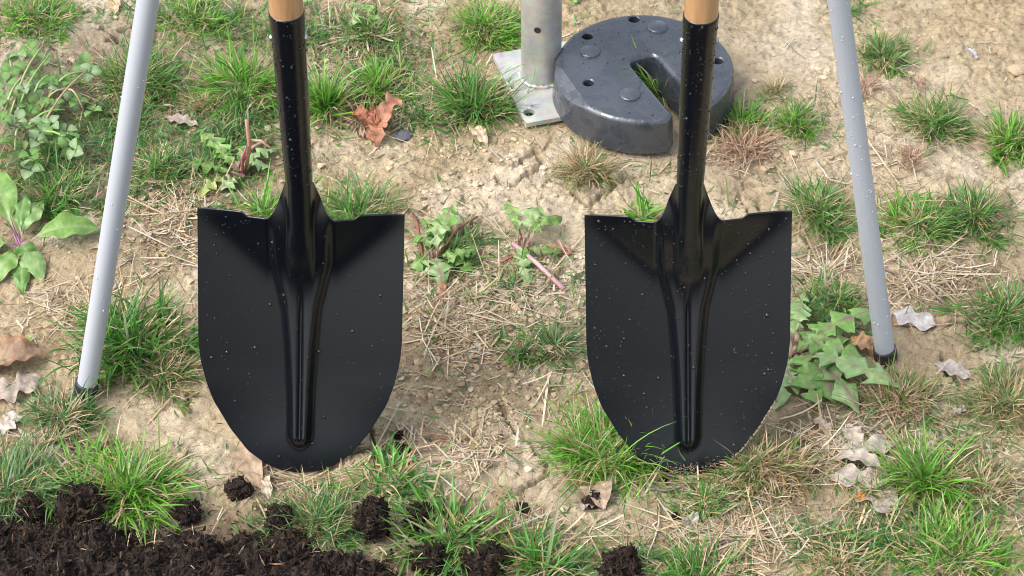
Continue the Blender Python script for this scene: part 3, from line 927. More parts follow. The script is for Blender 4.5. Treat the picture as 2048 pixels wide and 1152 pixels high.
# ------------------------------------------------------------------ leaves
def leaf_mb(p0, p1, width, prof, arch=0.01, fold=0.15, droop=0.0, ripple=0.0, bow=0.0, col=(.1, .2, .04), rib=None, base=None, rows=26, cols=7, shear=0.0, seed=0.0, clamp=True, roll=0.0, edge=None):
    p0, p1 = np.asarray(p0, float), np.asarray(p1, float)
    t = np.linspace(0, 1, rows)
    c = np.linspace(-1, 1, cols)
    ax = p1 - p0
    L = np.linalg.norm(ax)
    ax2 = ax / L
    sd = np.cross(ax2, [0, 0, 1.0])
    sd /= np.linalg.norm(sd) + 1e-9
    T, Cc = np.meshgrid(t, c, indexing='ij')
    w = prof(T) * width / 2
    along = T - shear * np.abs(Cc) * w / L
    ctr = p0 + ax * along[..., None] + sd * (bow * L * np.sin(np.pi * T))[..., None]
    z = arch * np.sin(np.pi * np.clip(T, 0, 1)) ** 0.9
    ac = np.abs(Cc)
    zz = z + w * (fold * ac - droop * ac ** 2) + ripple * np.sin(T * 23 + Cc * 2 + seed) * ac + 0.6 * ripple * perlin(T * 5 + seed, Cc * 2 + seed) + roll * w * Cc
    v = ctr + sd * (Cc * w)[..., None]
    v[..., 2] += zz
    if clamp:
        v[..., 2] = np.maximum(v[..., 2], gz(v[..., 0], v[..., 1]) + 0.0012)
    col = np.asarray(col, float)
    cc = np.repeat(np.repeat(col[None, None], rows, 0), cols, 1) * (1 + 0.18 * perlin(T * 6 + seed, Cc * 3 + seed * 2))[..., None]
    # side veins run slightly lighter
    vein = 0.10 * np.maximum(0, np.cos((T * 9 - np.abs(Cc) * 0.8) * 2 * np.pi)) ** 6
    cc = cc * (1 + vein)[..., None]
    if rib is not None:
        wgt = (np.abs(Cc) < 1.01 / (cols - 1) * 0.5)[..., None] * 0.9
        cc = cc * (1 - wgt) + np.asarray(rib) * wgt
    if base is not None:
        wgt = (1 - sstep(0.05, 0.34, T))[..., None]
        cc = cc * (1 - wgt) + np.asarray(base) * wgt
    if edge is not None:
        wgt = sstep(0.6, 1.0, ac)[..., None] * 0.6
        cc = cc * (1 - wgt) + np.asarray(edge) * wgt
    return MB().add(v, grid_quads(rows, cols), None, cc.reshape(-1, 3))

def pf_plantain(t):
    return np.where(t < 0.28, 0.13 + 0.05 * t, 0.13 + 0.87 * np.sin(np.pi * np.clip((t - 0.28) / 0.72, 0, 1) ** 0.8)) * (1 - 0.1 * (t > 0.98))
def pf_ovate(t):
    return np.sin(np.pi * np.clip(t, 0, 1) ** 0.75) ** 0.9 + 0.015
def pf_lance(t):
    return np.sin(np.pi * np.clip(t, 0, 1) ** 0.9) ** 0.8 * (1 - .25 * t) + 0.015
def pf_dandelion(nl):
    am = rng.uniform(.55, 1.1, nl + 2)
    wp = rng.uniform(-.35, .35)
    def f(t):
        q = (t + .03 * np.sin(t * 9 + wp * 9)) * nl + .1
        fr, k = q % 1.0, np.clip(q.astype(int), 0, nl + 1)
        env = sstep(0.06, 0.66, t) * 0.8 + 0.2
        small = .10 * np.abs(np.sin(q * 9))
        lobed = env * (0.16 + 0.84 * am[k] * np.clip(fr, 0, 0.9) / 0.9 + small * fr)
        term = np.clip((1 - t) / 0.22, 0, 1) ** 0.8 * .85
        return np.where(t < 0.12, 0.10, np.where(t > 0.80, term, lobed)) + 0.012
    return f
def pf_oak(t):
    return (np.sin(np.pi * np.clip(t, 0, 1) ** 1.1) ** 0.7) * (0.72 + 0.28 * np.cos(t * 2 * np.pi * 2.1 + 2.4)) + 0.02
def pf_strip(t):
    return np.clip(np.minimum(t * 6, (1 - t) * 4 + 0.1), 0, 1) * (0.85 + 0.15 * np.sin(t * 11)) + 0.02

def upright(px, py, dist_y):               # a raised point above the ground at the given distance ahead
    return on_depth(px, py, dist_y)

# plantain
c = G(40, 494)
pl = empty('plantain', c, 'broad-leaved plantain rosette with purple leaf stalks beside the matte grey pole', 'plantain')
PLG = [(.16, .29, .06), (.21, .33, .11), (.12, .24, .05)]
for k, (tx, ty, w, arch, dz, fold) in enumerate([(-12, 372, 88, .018, .03, .5), (88, 425, 72, .014, .012, .2), (58, 418, 46, .012, .02, .2), (205, 472, 92, .022, .004, .45), (86, 560, 66, .012, .002, .1),
                                               (44, 588, 44, .008, .001, .1), (-20, 566, 70, .016, .002, .3), (-60, 492, 60, .012, .004, .2), (64, 522, 60, .014, .006, .2)]):
    m = leaf_mb(c + [0, 0, .006], G(tx, ty, dz), w * .82 / 1880, pf_plantain, arch=arch * .8, fold=fold, droop=.3, ripple=.0022, bow=rng.normal(0, .05), col=PLG[k % 3], rib=(.26, .36, .14), base=(.30, .12, .20), seed=k * 3.1, rows=30, cols=9)
    m.build('leaf', 'leaf', parent=pl)

# dandelions
def dandelion(px, py, leaves, label, stems=(), width=1.0):
    c = G(px, py)
    root = empty('dandelion', c, label, 'dandelion', 'dandelion plants in the clay')
    for k, (tx, ty, w, arch, dz, cl) in enumerate(leaves):
        m = leaf_mb(c + [rng.normal(0, .003), rng.normal(0, .003), .004], G(tx, ty, dz), w / 1900 * width, pf_dandelion(int(rng.integers(4, 6))), arch=arch, fold=.09, droop=.13, ripple=.0022,
                    bow=rng.normal(0, .07), col=cl, rib=(.30, .30, .14) if k % 3 else (.30, .16, .15), base=(.32, .16, .15), rows=64, cols=7, shear=0.62, seed=k * 2.3 + px)
        m.build('leaf', 'leaf', parent=root)
    for (pts, r_, cl) in stems:
        mb = MB()
        tube(mb, pts, r_, 8, cl)
        mb.build('stem', 'stem', parent=root)
    return root
DG = [(.20, .37, .085), (.155, .31, .065), (.27, .41, .16), (.12, .26, .04)]
dandelion(1585, 715, [(1752, 640, 74, .018, .012, DG[0]), (1796, 806, 88, .020, .012, DG[2]), (1748, 765, 78, .020, .010, DG[0]), (1672, 822, 70, .014, .004, DG[1]), (1655, 655, 66, .014, .006, DG[1]),
                      (1602, 622, 62, .016, .008, DG[2]), (1700, 695, 60, .014, .010, DG[0]), (1548, 832, 66, .010, .002, DG[2]), (1630, 785, 62, .014, .012, DG[0]), (1718, 845, 72, .012, .004, DG[2]), (1612, 590, 46, .010, .006, DG[2]),
                      (1690, 660, 62, .016, .008, DG[2]), (1725, 720, 60, .012, .006, DG[2]), (1650, 730, 56, .018, .016, DG[1]), (1640, 830, 60, .010, .006, DG[0]), (1595, 800, 56, .012, .006, DG[2])],
          'large flat dandelion rosette between the wet shovel and the wet pole foot')
k_ = lambda a, b, h: [G(*a, .003), (G(*a) + G(*b)) / 2 + [0, 0, h], G(*b, .004)]
dandelion(870, 528, [(905, 430, 52, .018, .02, DG[0]), (880, 460, 46, .016, .02, DG[2]), (960, 505, 50, .012, .006, DG[1]), (885, 580, 62, .010, .003, DG[2]), (818, 540, 50, .01, .002, DG[1]), (950, 545, 46, .010, .003, DG[0]), (830, 480, 50, .016, .01, DG[1]), (845, 455, 40, .016, .016, DG[3])],
          'dandelion with upright leaves beside the drier shovel blade', stems=[(k_((870, 528), (955, 438), .02), .0016, (.30, .13, .09)), (k_((846, 520), (826, 425), .02), .0018, (.26, .09, .06)), (k_((862, 505), (950, 515), .006), .0018, (.33, .13, .10))])
dandelion(1045, 500, [(1012, 418, 44, .012, .012, DG[0]), (1080, 428, 62, .014, .014, DG[2]), (1125, 448, 56, .018, .012, DG[3]), (1130, 508, 40, .008, .004, DG[1]), (1058, 575, 44, .006, .002, DG[2]), (1040, 525, 34, .008, .004, DG[0])],
          'small dandelion with a long pink stalk on the pale clay', stems=[(k_((1026, 492), (1128, 584), .006), .0028, (.50, .30, .30)), (k_((1048, 502), (1022, 428), .012), .0018, (.26, .14, .08)), (k_((1048, 505), (1000, 525), .004), .0014, (.34, .12, .08))])
dandelion(478, 352, [(400, 268, 52, .010, .006, DG[0]), (430, 300, 50, .010, .004, DG[1]), (372, 330, 46, .008, .003, DG[3]), (440, 385, 46, .006, .002, DG[2]), (395, 398, 40, .006, .002, (.30, .36, .09)), (555, 300, 44, .01, .006, DG[2]), (505, 300, 40, .012, .006, DG[1]), (545, 338, 44, .008, .004, DG[2])],
          'ragged dandelion with torn reddish stalks behind the drier shovel',
          stems=[([G(490, 346), upright(499, 290, G(490, 346)[1]), upright(493, 240, G(490, 346)[1])], [.0020, .0025, .0021], (.40, .19, .15)),
                 ([G(486, 350), upright(484, 318, G(486, 350)[1]), upright(493, 292, G(486, 350)[1])], [.0028, .0016, .0011], (.36, .08, .13)),
                 (k_((470, 338), (545, 276), .012), .0022, (.46, .26, .22)), (k_((500, 285), (545, 300), .010), .0018, (.44, .23, .16))])
dandelion(736, 40, [(690, 20, 40, .012, .02, (.24, .34, .12)), (696, 55, 44, .012, .01, DG[2]), (752, 18, 40, .012, .015, DG[0]), (770, 55, 40, .010, .01, DG[1])], 'pale-leaved weed at the far edge above the bright grass')
dandelion(1165, -8, [(1130, 12, 50, .01, .01, DG[2]), (1195, 8, 50, .01, .01, DG[0]), (1150, 20, 40, .008, .004, DG[3])], 'weed leaves cut by the top edge beside the galvanised pipe')

# clover
c = G(70, 235)
cl_root = empty('clover', c, 'sprawling clover plant with rounded bluish leaflets at the picture edge', 'clover')
lm = []
for var in range(3):
    mb = MB()
    for a in (90, 205, -25):
        a = R(a + rng.normal(0, 8))
        t = np.linspace(0, 1, 7)[:, None]
        cc_ = np.linspace(-1, 1, 5)[None]
        w = (np.sin(np.pi * t ** 0.8) ** 0.75 + 0.03) * 0.30
        d = np.array([math.cos(a), math.sin(a)])
        s_ = np.array([-d[1], d[0]])
        xy = (0.06 + t * 0.62)[..., None] * d + (cc_ * w)[..., None] * s_
        z = 0.10 * np.sin(np.pi * t) + 0.10 * np.abs(cc_) * w / 0.3 + 0 * cc_
        base = np.array([(.19, .34, .10), (.27, .39, .19), (.13, .28, .055)][var])
        cl = base * (1.0 - 0.12 * np.abs(cc_) + 0 * t)[..., None] + np.array([.05, .05, .03]) * ((np.abs(cc_) < .1) * 1.0 + 0 * t)[..., None]
        mb.add(np.concatenate([xy, z[..., None]], -1), grid_quads(7, 5), None, cl.reshape(-1, 3))
    lm.append(mb.mesh('clover_leaf', 'leaf'))
cl_pos = [(28, 128), (38, 112), (62, 100), (12, 165), (25, 190), (58, 150), (80, 160), (70, 178), (100, 165), (42, 205), (14, 222), (60, 225), (95, 235), (118, 172), (138, 160), (55, 255), (20, 262),
          (85, 262), (112, 268), (132, 262), (28, 290), (45, 296), (72, 280), (62, 312), (15, 312), (85, 250), (120, 285), (140, 292), (152, 300), (140, 272), (100, 290), (30, 320), (68, 330), (185, 222),
          (145, 200), (155, 205), (170, 130), (180, 145), (5, 240), (8, 195), (48, 178), (90, 205), (110, 210), (35, 240), (5, 280), (75, 205), (104, 248), (20, 148), (88, 120), (60, 340)]
for k, (x, y) in enumerate(cl_pos):
    o = bpy.data.objects.new('leaf', lm[k % 3])
    COL.objects.link(o)
    h = rng.uniform(.008, .030)
    p = P(x, y, h)
    o.location = p
    o.rotation_euler = (rng.normal(.25, .4), rng.normal(0, .4), rng.uniform(0, 6.28))
    s_ = rng.uniform(.018, .025)
    o.scale = (s_, s_, s_)
    o.parent = cl_root
    o.matrix_parent_inverse = Matrix.Translation(cl_root.location).inverted()
for k, (a, b_, h0, h1) in enumerate([((20, 232), (85, 92), .01, .035), ((25, 250), (98, 112), .01, .03), ((78, 228), (135, 178), .006, .03), ((5, 240), (50, 150), .005, .03), ((45, 265), (130, 220), .005, .02), ((70, 280), (175, 140), .008, .03),
                                     ((95, 195), (165, 145), .01, .025), ((60, 215), (100, 150), .01, .03), ((135, 180), (168, 222), .03, .012), ((40, 260), (30, 300), .01, .02), ((70, 270), (150, 290), .008, .02), ((30, 180), (20, 120), .01, .03)]):
    A, B = P(*a, h0), P(*b_, h1)
    mb = MB()
    s_ = np.linspace(0, 1, 7)[:, None]
    tube(mb, A + (B - A) * s_ + np.array([0, 0, .012]) * np.sin(np.pi * s_), np.linspace(.0017, .0010, 7), 6, [(.30, .36, .13), (.24, .36, .10), (.36, .27, .15)][k % 3])
    mb.build('stem', 'stem', parent=cl_root)

# little sprouts
for (x, y, lb) in [(45, 690, 'tiny bright sprout on bare soil above the brown curled leaf'), (205, 775, 'tiny sprout at the rubber foot of the matte pole'), (718, 880, 'single round green leaf at the edge of the drier shovel tip')]:
    c = G(x, y)
    root = empty('sprout', c, lb, 'sprout', 'tiny green sprouts')
    for k in range(1 if 'single' in lb else 5):
        a = rng.uniform(0, 6.28) if 'single' not in lb else 1.2
        r_ = rng.uniform(.008, .013)
        leaf_mb(c + [0, 0, .004 + .002 * k], c + [r_ * math.cos(a), r_ * math.sin(a), .008 + .003 * k], .0065 if 'single' not in lb else .012, pf_ovate, arch=.002, col=(.2, .33, .05), rows=10, cols=5, seed=k).build('leaf', 'leaf', parent=root)
    mb = MB()
    tube(mb, [c - [0, 0, .003], c + [.001, 0, .014]], .0009, 6, (.3, .2, .1))
    mb.build('stem', 'stem', parent=root)

# dead leaves
def dead(p0, p1, width, label, prof=pf_ovate, arch=.006, fold=.1, droop=0., ripple=.002, col=(.4, .3, .2), rib=None, edge=None, dz0=.002, dz1=.002, rows=30, cols=11, roll=0., bow=0., name='dead_leaf', seed=None):
    m = leaf_mb(G(*p0, dz0), G(*p1, dz1), width / 1900, prof, arch=arch, fold=fold, droop=droop, ripple=ripple, col=col, rib=rib, edge=edge, rows=rows, cols=cols, seed=rng.uniform(0, 40) if seed is None else seed, roll=roll, bow=bow)
    return tag(m.build(name, 'dead_leaf', origin=(G(*p0) + G(*p1)) / 2), label, 'leaf', 'dead leaves lying on the clay')
TANL, GRYL, BRNL = (.36, .26, .17), (.345, .295, .24), (.26, .11, .035)
dead((470, 880), (522, 985), 60, 'long tan leaf lying against the tip of the drier shovel', pf_lance, arch=.004, fold=.16, col=TANL, rib=(.34, .22, .13), ripple=.0018)
dead((528, 950), (538, 1003), 22, 'narrow pale leaf strip beside the tan leaf', pf_strip, col=(.5, .41, .31))
dead((1180, 968), (1208, 1025), 62, 'brown dead leaf under a small dark clod', pf_ovate, arch=.010, fold=.3, col=(.36, .26, .18))
dead((1160, 1015), (1190, 1010), 30, 'pale leaf scrap beside the clod on the brown leaf', pf_strip, col=GRYL)
dead((1372, 1040), (1392, 1062), 34, 'small shiny white leaf scrap in front of the wet shovel', pf_ovate, arch=.006, fold=.4, col=(.40, .35, .30))
dead((1800, 895), (1668, 925), 60, 'topmost long grey leaf of the pile beside the upright grass', pf_oak, arch=.005, fold=.15, col=GRYL, rib=(.36, .32, .28), ripple=.0015)
dead((1672, 925), (1772, 968), 40, 'narrow folded grey leaf in the middle of the pile', pf_lance, arch=.012, fold=.5, col=(.36, .31, .255), ripple=.002)
dead((1782, 985), (1660, 968), 76, 'lobed grey leaf with a thick midrib at the bottom of the pile', pf_oak, arch=.005, fold=.2, col=(.355, .30, .245), rib=(.33, .28, .24), ripple=.0015)
dead((1700, 985), (1795, 1032), 92, 'crumpled grey leaf lowest in the pile', pf_oak, arch=.005, fold=.1, col=GRYL, ripple=.0015)
dead((1708, 1005), (1728, 1022), 22, 'small orange leaf piece under the grey leaf pile', pf_ovate, col=(.48, .20, .02), arch=.004)
dead((1690, 860), (1720, 915), 44, 'pale brown leaf above the grey leaf pile', pf_lance, arch=.006, col=(.44, .36, .28))
dead((1625, 845), (1660, 885), 24, 'thin tan leaf strip near the dandelion rosette', pf_strip, col=(.40, .31, .22), arch=.006, fold=.4)
dead((1868, 735), (1945, 770), 46, 'flat whitish leaf on bare clay right of the wet pole foot', pf_lance, arch=.004, col=(.35, .305, .27), ripple=.002)
dead((1902, 838), (1935, 826), 24, 'small torn whitish leaf near the picture edge', pf_oak, arch=.004, col=(.36, .32, .29))
dead((1780, 632), (1872, 660), 74, 'large grey leaf plastered on the clay behind the wet pole', pf_oak, arch=.002, fold=.02, col=(.43, .39, .36), ripple=.0012)
dead((1690, 700), (1750, 722), 44, 'curled tan leaf under dandelion leaves at the wet pole foot', pf_ovate, arch=.012, fold=.4, col=(.42, .25, .13), ripple=.003)
dead((-30, 738), (95, 718), 92, 'large curled leaf with an orange tip at the picture edge', pf_lance, arch=.016, fold=.35, col=(.28, .18, .11), edge=BRNL, ripple=.0025)
dead((-20, 800), (85, 760), 84, 'flat greyish leaf below the curled orange one at the picture edge', pf_oak, arch=.005, fold=.08, col=(.32, .26, .21), ripple=.003)
dead((0, 870), (38, 820), 52, 'pale leaf partly under the corner grass clump', pf_oak, arch=.005, col=(.46, .40, .34))
dead((228, 8), (232, 36), 34, 'tan leaf behind the matte grey pole at the far edge', pf_lance, arch=.004, col=(.50, .36, .22))
dead((262, -6), (300, 12), 40, 'pale leaf cut by the top edge at the matte pole', pf_oak, arch=.004, col=(.44, .42, .34))
dead((330, 235), (400, 258), 34, 'greyish bark-like leaf behind the matte pole', pf_lance, arch=.004, col=(.34, .27, .22))
dead((942, 252), (975, 292), 36, 'clay-coloured leaf lying in front of the dark tuft', pf_lance, arch=.007, fold=.1, col=(.48, .37, .25))
dead((135, 128), (152, 138), 20, 'small pinkish leaf scrap on soil beside the clover', pf_ovate, arch=.004, col=(.50, .36, .27))
dead((1935, 105), (1955, 120), 16, 'small grey leaf scrap among pale stalks in the far sand', pf_ovate, arch=.003, col=(.42, .40, .40))
dead((1152, 512), (1095, 492), 26, 'reddish withered leaf beside the pink-stalked dandelion', pf_oak, arch=.004, col=(.34, .15, .10))
dead((888, 560), (882, 622), 20, 'rusty withered leaf hanging from the dandelion at the drier shovel', pf_oak, arch=.006, col=(.33, .16, .09))
dead((668, 108), (684, 120), 18, 'small reddish leaf scrap on straw between two bright tufts', pf_ovate, arch=.003, col=(.40, .23, .16))

# the big crumpled red-brown leaf: two raised wings and a flat lobe
c = G(752, 258)
rl = empty('maple_leaf', c, 'curled red-brown maple leaf on the clay behind the drier shovel', 'leaf', 'dead leaves lying on the clay')
for k, (a, b_, w, arch, z1, cl, fold, roll) in enumerate([((755, 262), (704, 236), 40, .010, .014, (.30, .11, .06), .5, .3), ((752, 262), (802, 218), 46, .012, .022, (.36, .17, .10), .4, -.3), ((756, 248), (752, 290), 52, .010, .002, (.34, .15, .085), .3, 0.), ((742, 262), (716, 266), 32, .005, .002, (.42, .28, .22), .1, 0.), ((748, 262), (752, 226), 38, .010, .014, (.26, .075, .03), .3, 0.)]):
    leaf_mb(G(*a, .004), G(*b_, z1), w / 1760, pf_oak, arch=arch, fold=fold, ripple=.003, col=cl, rib=(.32, .12, .06), rows=22, cols=9, seed=k * 5.0, roll=roll).build('lobe', 'dead_leaf', parent=rl)
tube_mb = MB()
tube(tube_mb, [G(800, 222, .012), G(806, 228, .006)], .0011, 6, (.3, .12, .06))
tube_mb.build('leaf_stalk', 'stem', parent=rl)

# small grey disc of bark and the pebble
def stone(px, py, rx, ry, rz, label, cat, name, cl, mat='crumb', rough=.10):
    c = G(px, py)
    u = ico(3)
    sd = rng.uniform(0, 30)
    nn = 1 + rough * perlin(u[0][:, 0] * 2.2 + sd, u[0][:, 1] * 2.2 + u[0][:, 2])
    v = u[0] * nn[:, None] * np.array([rx, ry, rz]) + [0, 0, rz * .55]
    o = MB().add(v + c, None, u[1], cl).build(name, mat, origin=c)
    return tag(o, label, cat)
stone(1228, 357, .0062, .005, .0045, 'smooth brown pebble beside the wispy tuft on cracked clay', 'pebble', 'pebble', (.30, .24, .17), rough=.06)
stone(806, 264, .0115, .011, .0035, 'flat grey disc of bark next to the red-brown maple leaf', 'bark disc', 'bark_disc', (.10, .10, .11), rough=.3)
stone(2035, 138, .012, .010, .006, 'rounded clay lump at the picture edge in the far sand', 'clay lump', 'clay_lump', (.42, .32, .21), rough=.3)

# dead roots of dried tufts
def dry_clump(px, py, spread, reach, n, label, cl):
    c = G(px, py)
    s = spread / 1850
    off = rng.normal(0, s * .45, (n, 2))
    b = np.stack([c[0] + off[:, 0], c[1] + off[:, 1], np.zeros(n)], -1)
    b[:, 2] = gz(b[:, 0], b[:, 1]) + rng.uniform(0, .008, n)
    mb = MB()
    cc = pick(cl, n)
    strips(mb, b, np.arctan2(off[:, 1], off[:, 0]) + rng.normal(0, .9, n), rng.uniform(.2, 1.4, n), rng.uniform(.3, 1.9, n), reach / 1500 * rng.uniform(.3, 1, n), np.full(n, .00115), cc, cc * .95, K=5, twist=rng.normal(0, 1, n))
    o = mb.build('dry_grass_tuft', 'straw', origin=c)
    tag(o, label, 'dead grass', 'dried-out grass tufts')
DRY = [(.42, .27, .18), (.50, .36, .26), (.34, .20, .13), (.28, .17, .10)]
dry_clump(1487, 300, 46, 56, 300, 'uprooted dead tuft with tangled pinkish roots beside the wet shovel socket', DRY)
dry_clump(1822, 326, 28, 34, 130, 'small dead tuft in the sand beneath the dome-shaped grass', DRY)
dry_clump(725, 232, 40, 50, 160, 'tangle of dead brown grass behind the red-brown maple leaf', DRY)
dry_clump(1835, 170, 24, 22, 60, 'faint scrap of dead grass between two lone far tufts', DRY)
dry_clump(1730, 185, 24, 40, 90, 'dead straw tuft touching the wet pole', DRY + [(.5, .4, .25)])
dry_clump(1560, 955, 50, 55, 170, 'orange-brown dead grass in front of the wet shovel edge', DRY + [(.45, .27, .13)])
dry_clump(950, 1085, 60, 50, 170, 'orange-brown dead grass inside the coarse tuft', [(.48, .30, .13), (.5, .36, .2), (.4, .22, .1)])
dry_clump(1800, 830, 46, 46, 120, 'dead straw tangle just below the wet pole foot', DRY)

# ------------------------------------------------------------------ dry stalks one can pick out
def stalk(pts, r_px, label, cl=(.46, .37, .25), name='straw_stalk', cat='stalk', grp='dry stalks lying on the clay', lift=.003):
    w = [G(*p, lift + .001 * k) for k, p in enumerate(pts)]
    w = np.array(w)
    if len(w) == 2:
        w = np.array([w[0], (w[0] + w[1]) / 2 + [0, 0, .002], w[1]])
    t = np.linspace(0, 1, len(w))
    tt = np.linspace(0, 1, 9)
    p = np.stack([np.interp(tt, t, w[:, k]) for k in range(3)], -1)
    p[:, :2] += rng.normal(0, .0004, (9, 2))
    mb = MB()
    r_ = r_px / 1900 * np.linspace(1, .75, 9)
    tube(mb, p, r_, 7, np.asarray(cl) * rng.uniform(.85, 1.15, (9, 1)))
    return tag(mb.build(name, 'straw', origin=w.mean(0)), label, cat, grp)

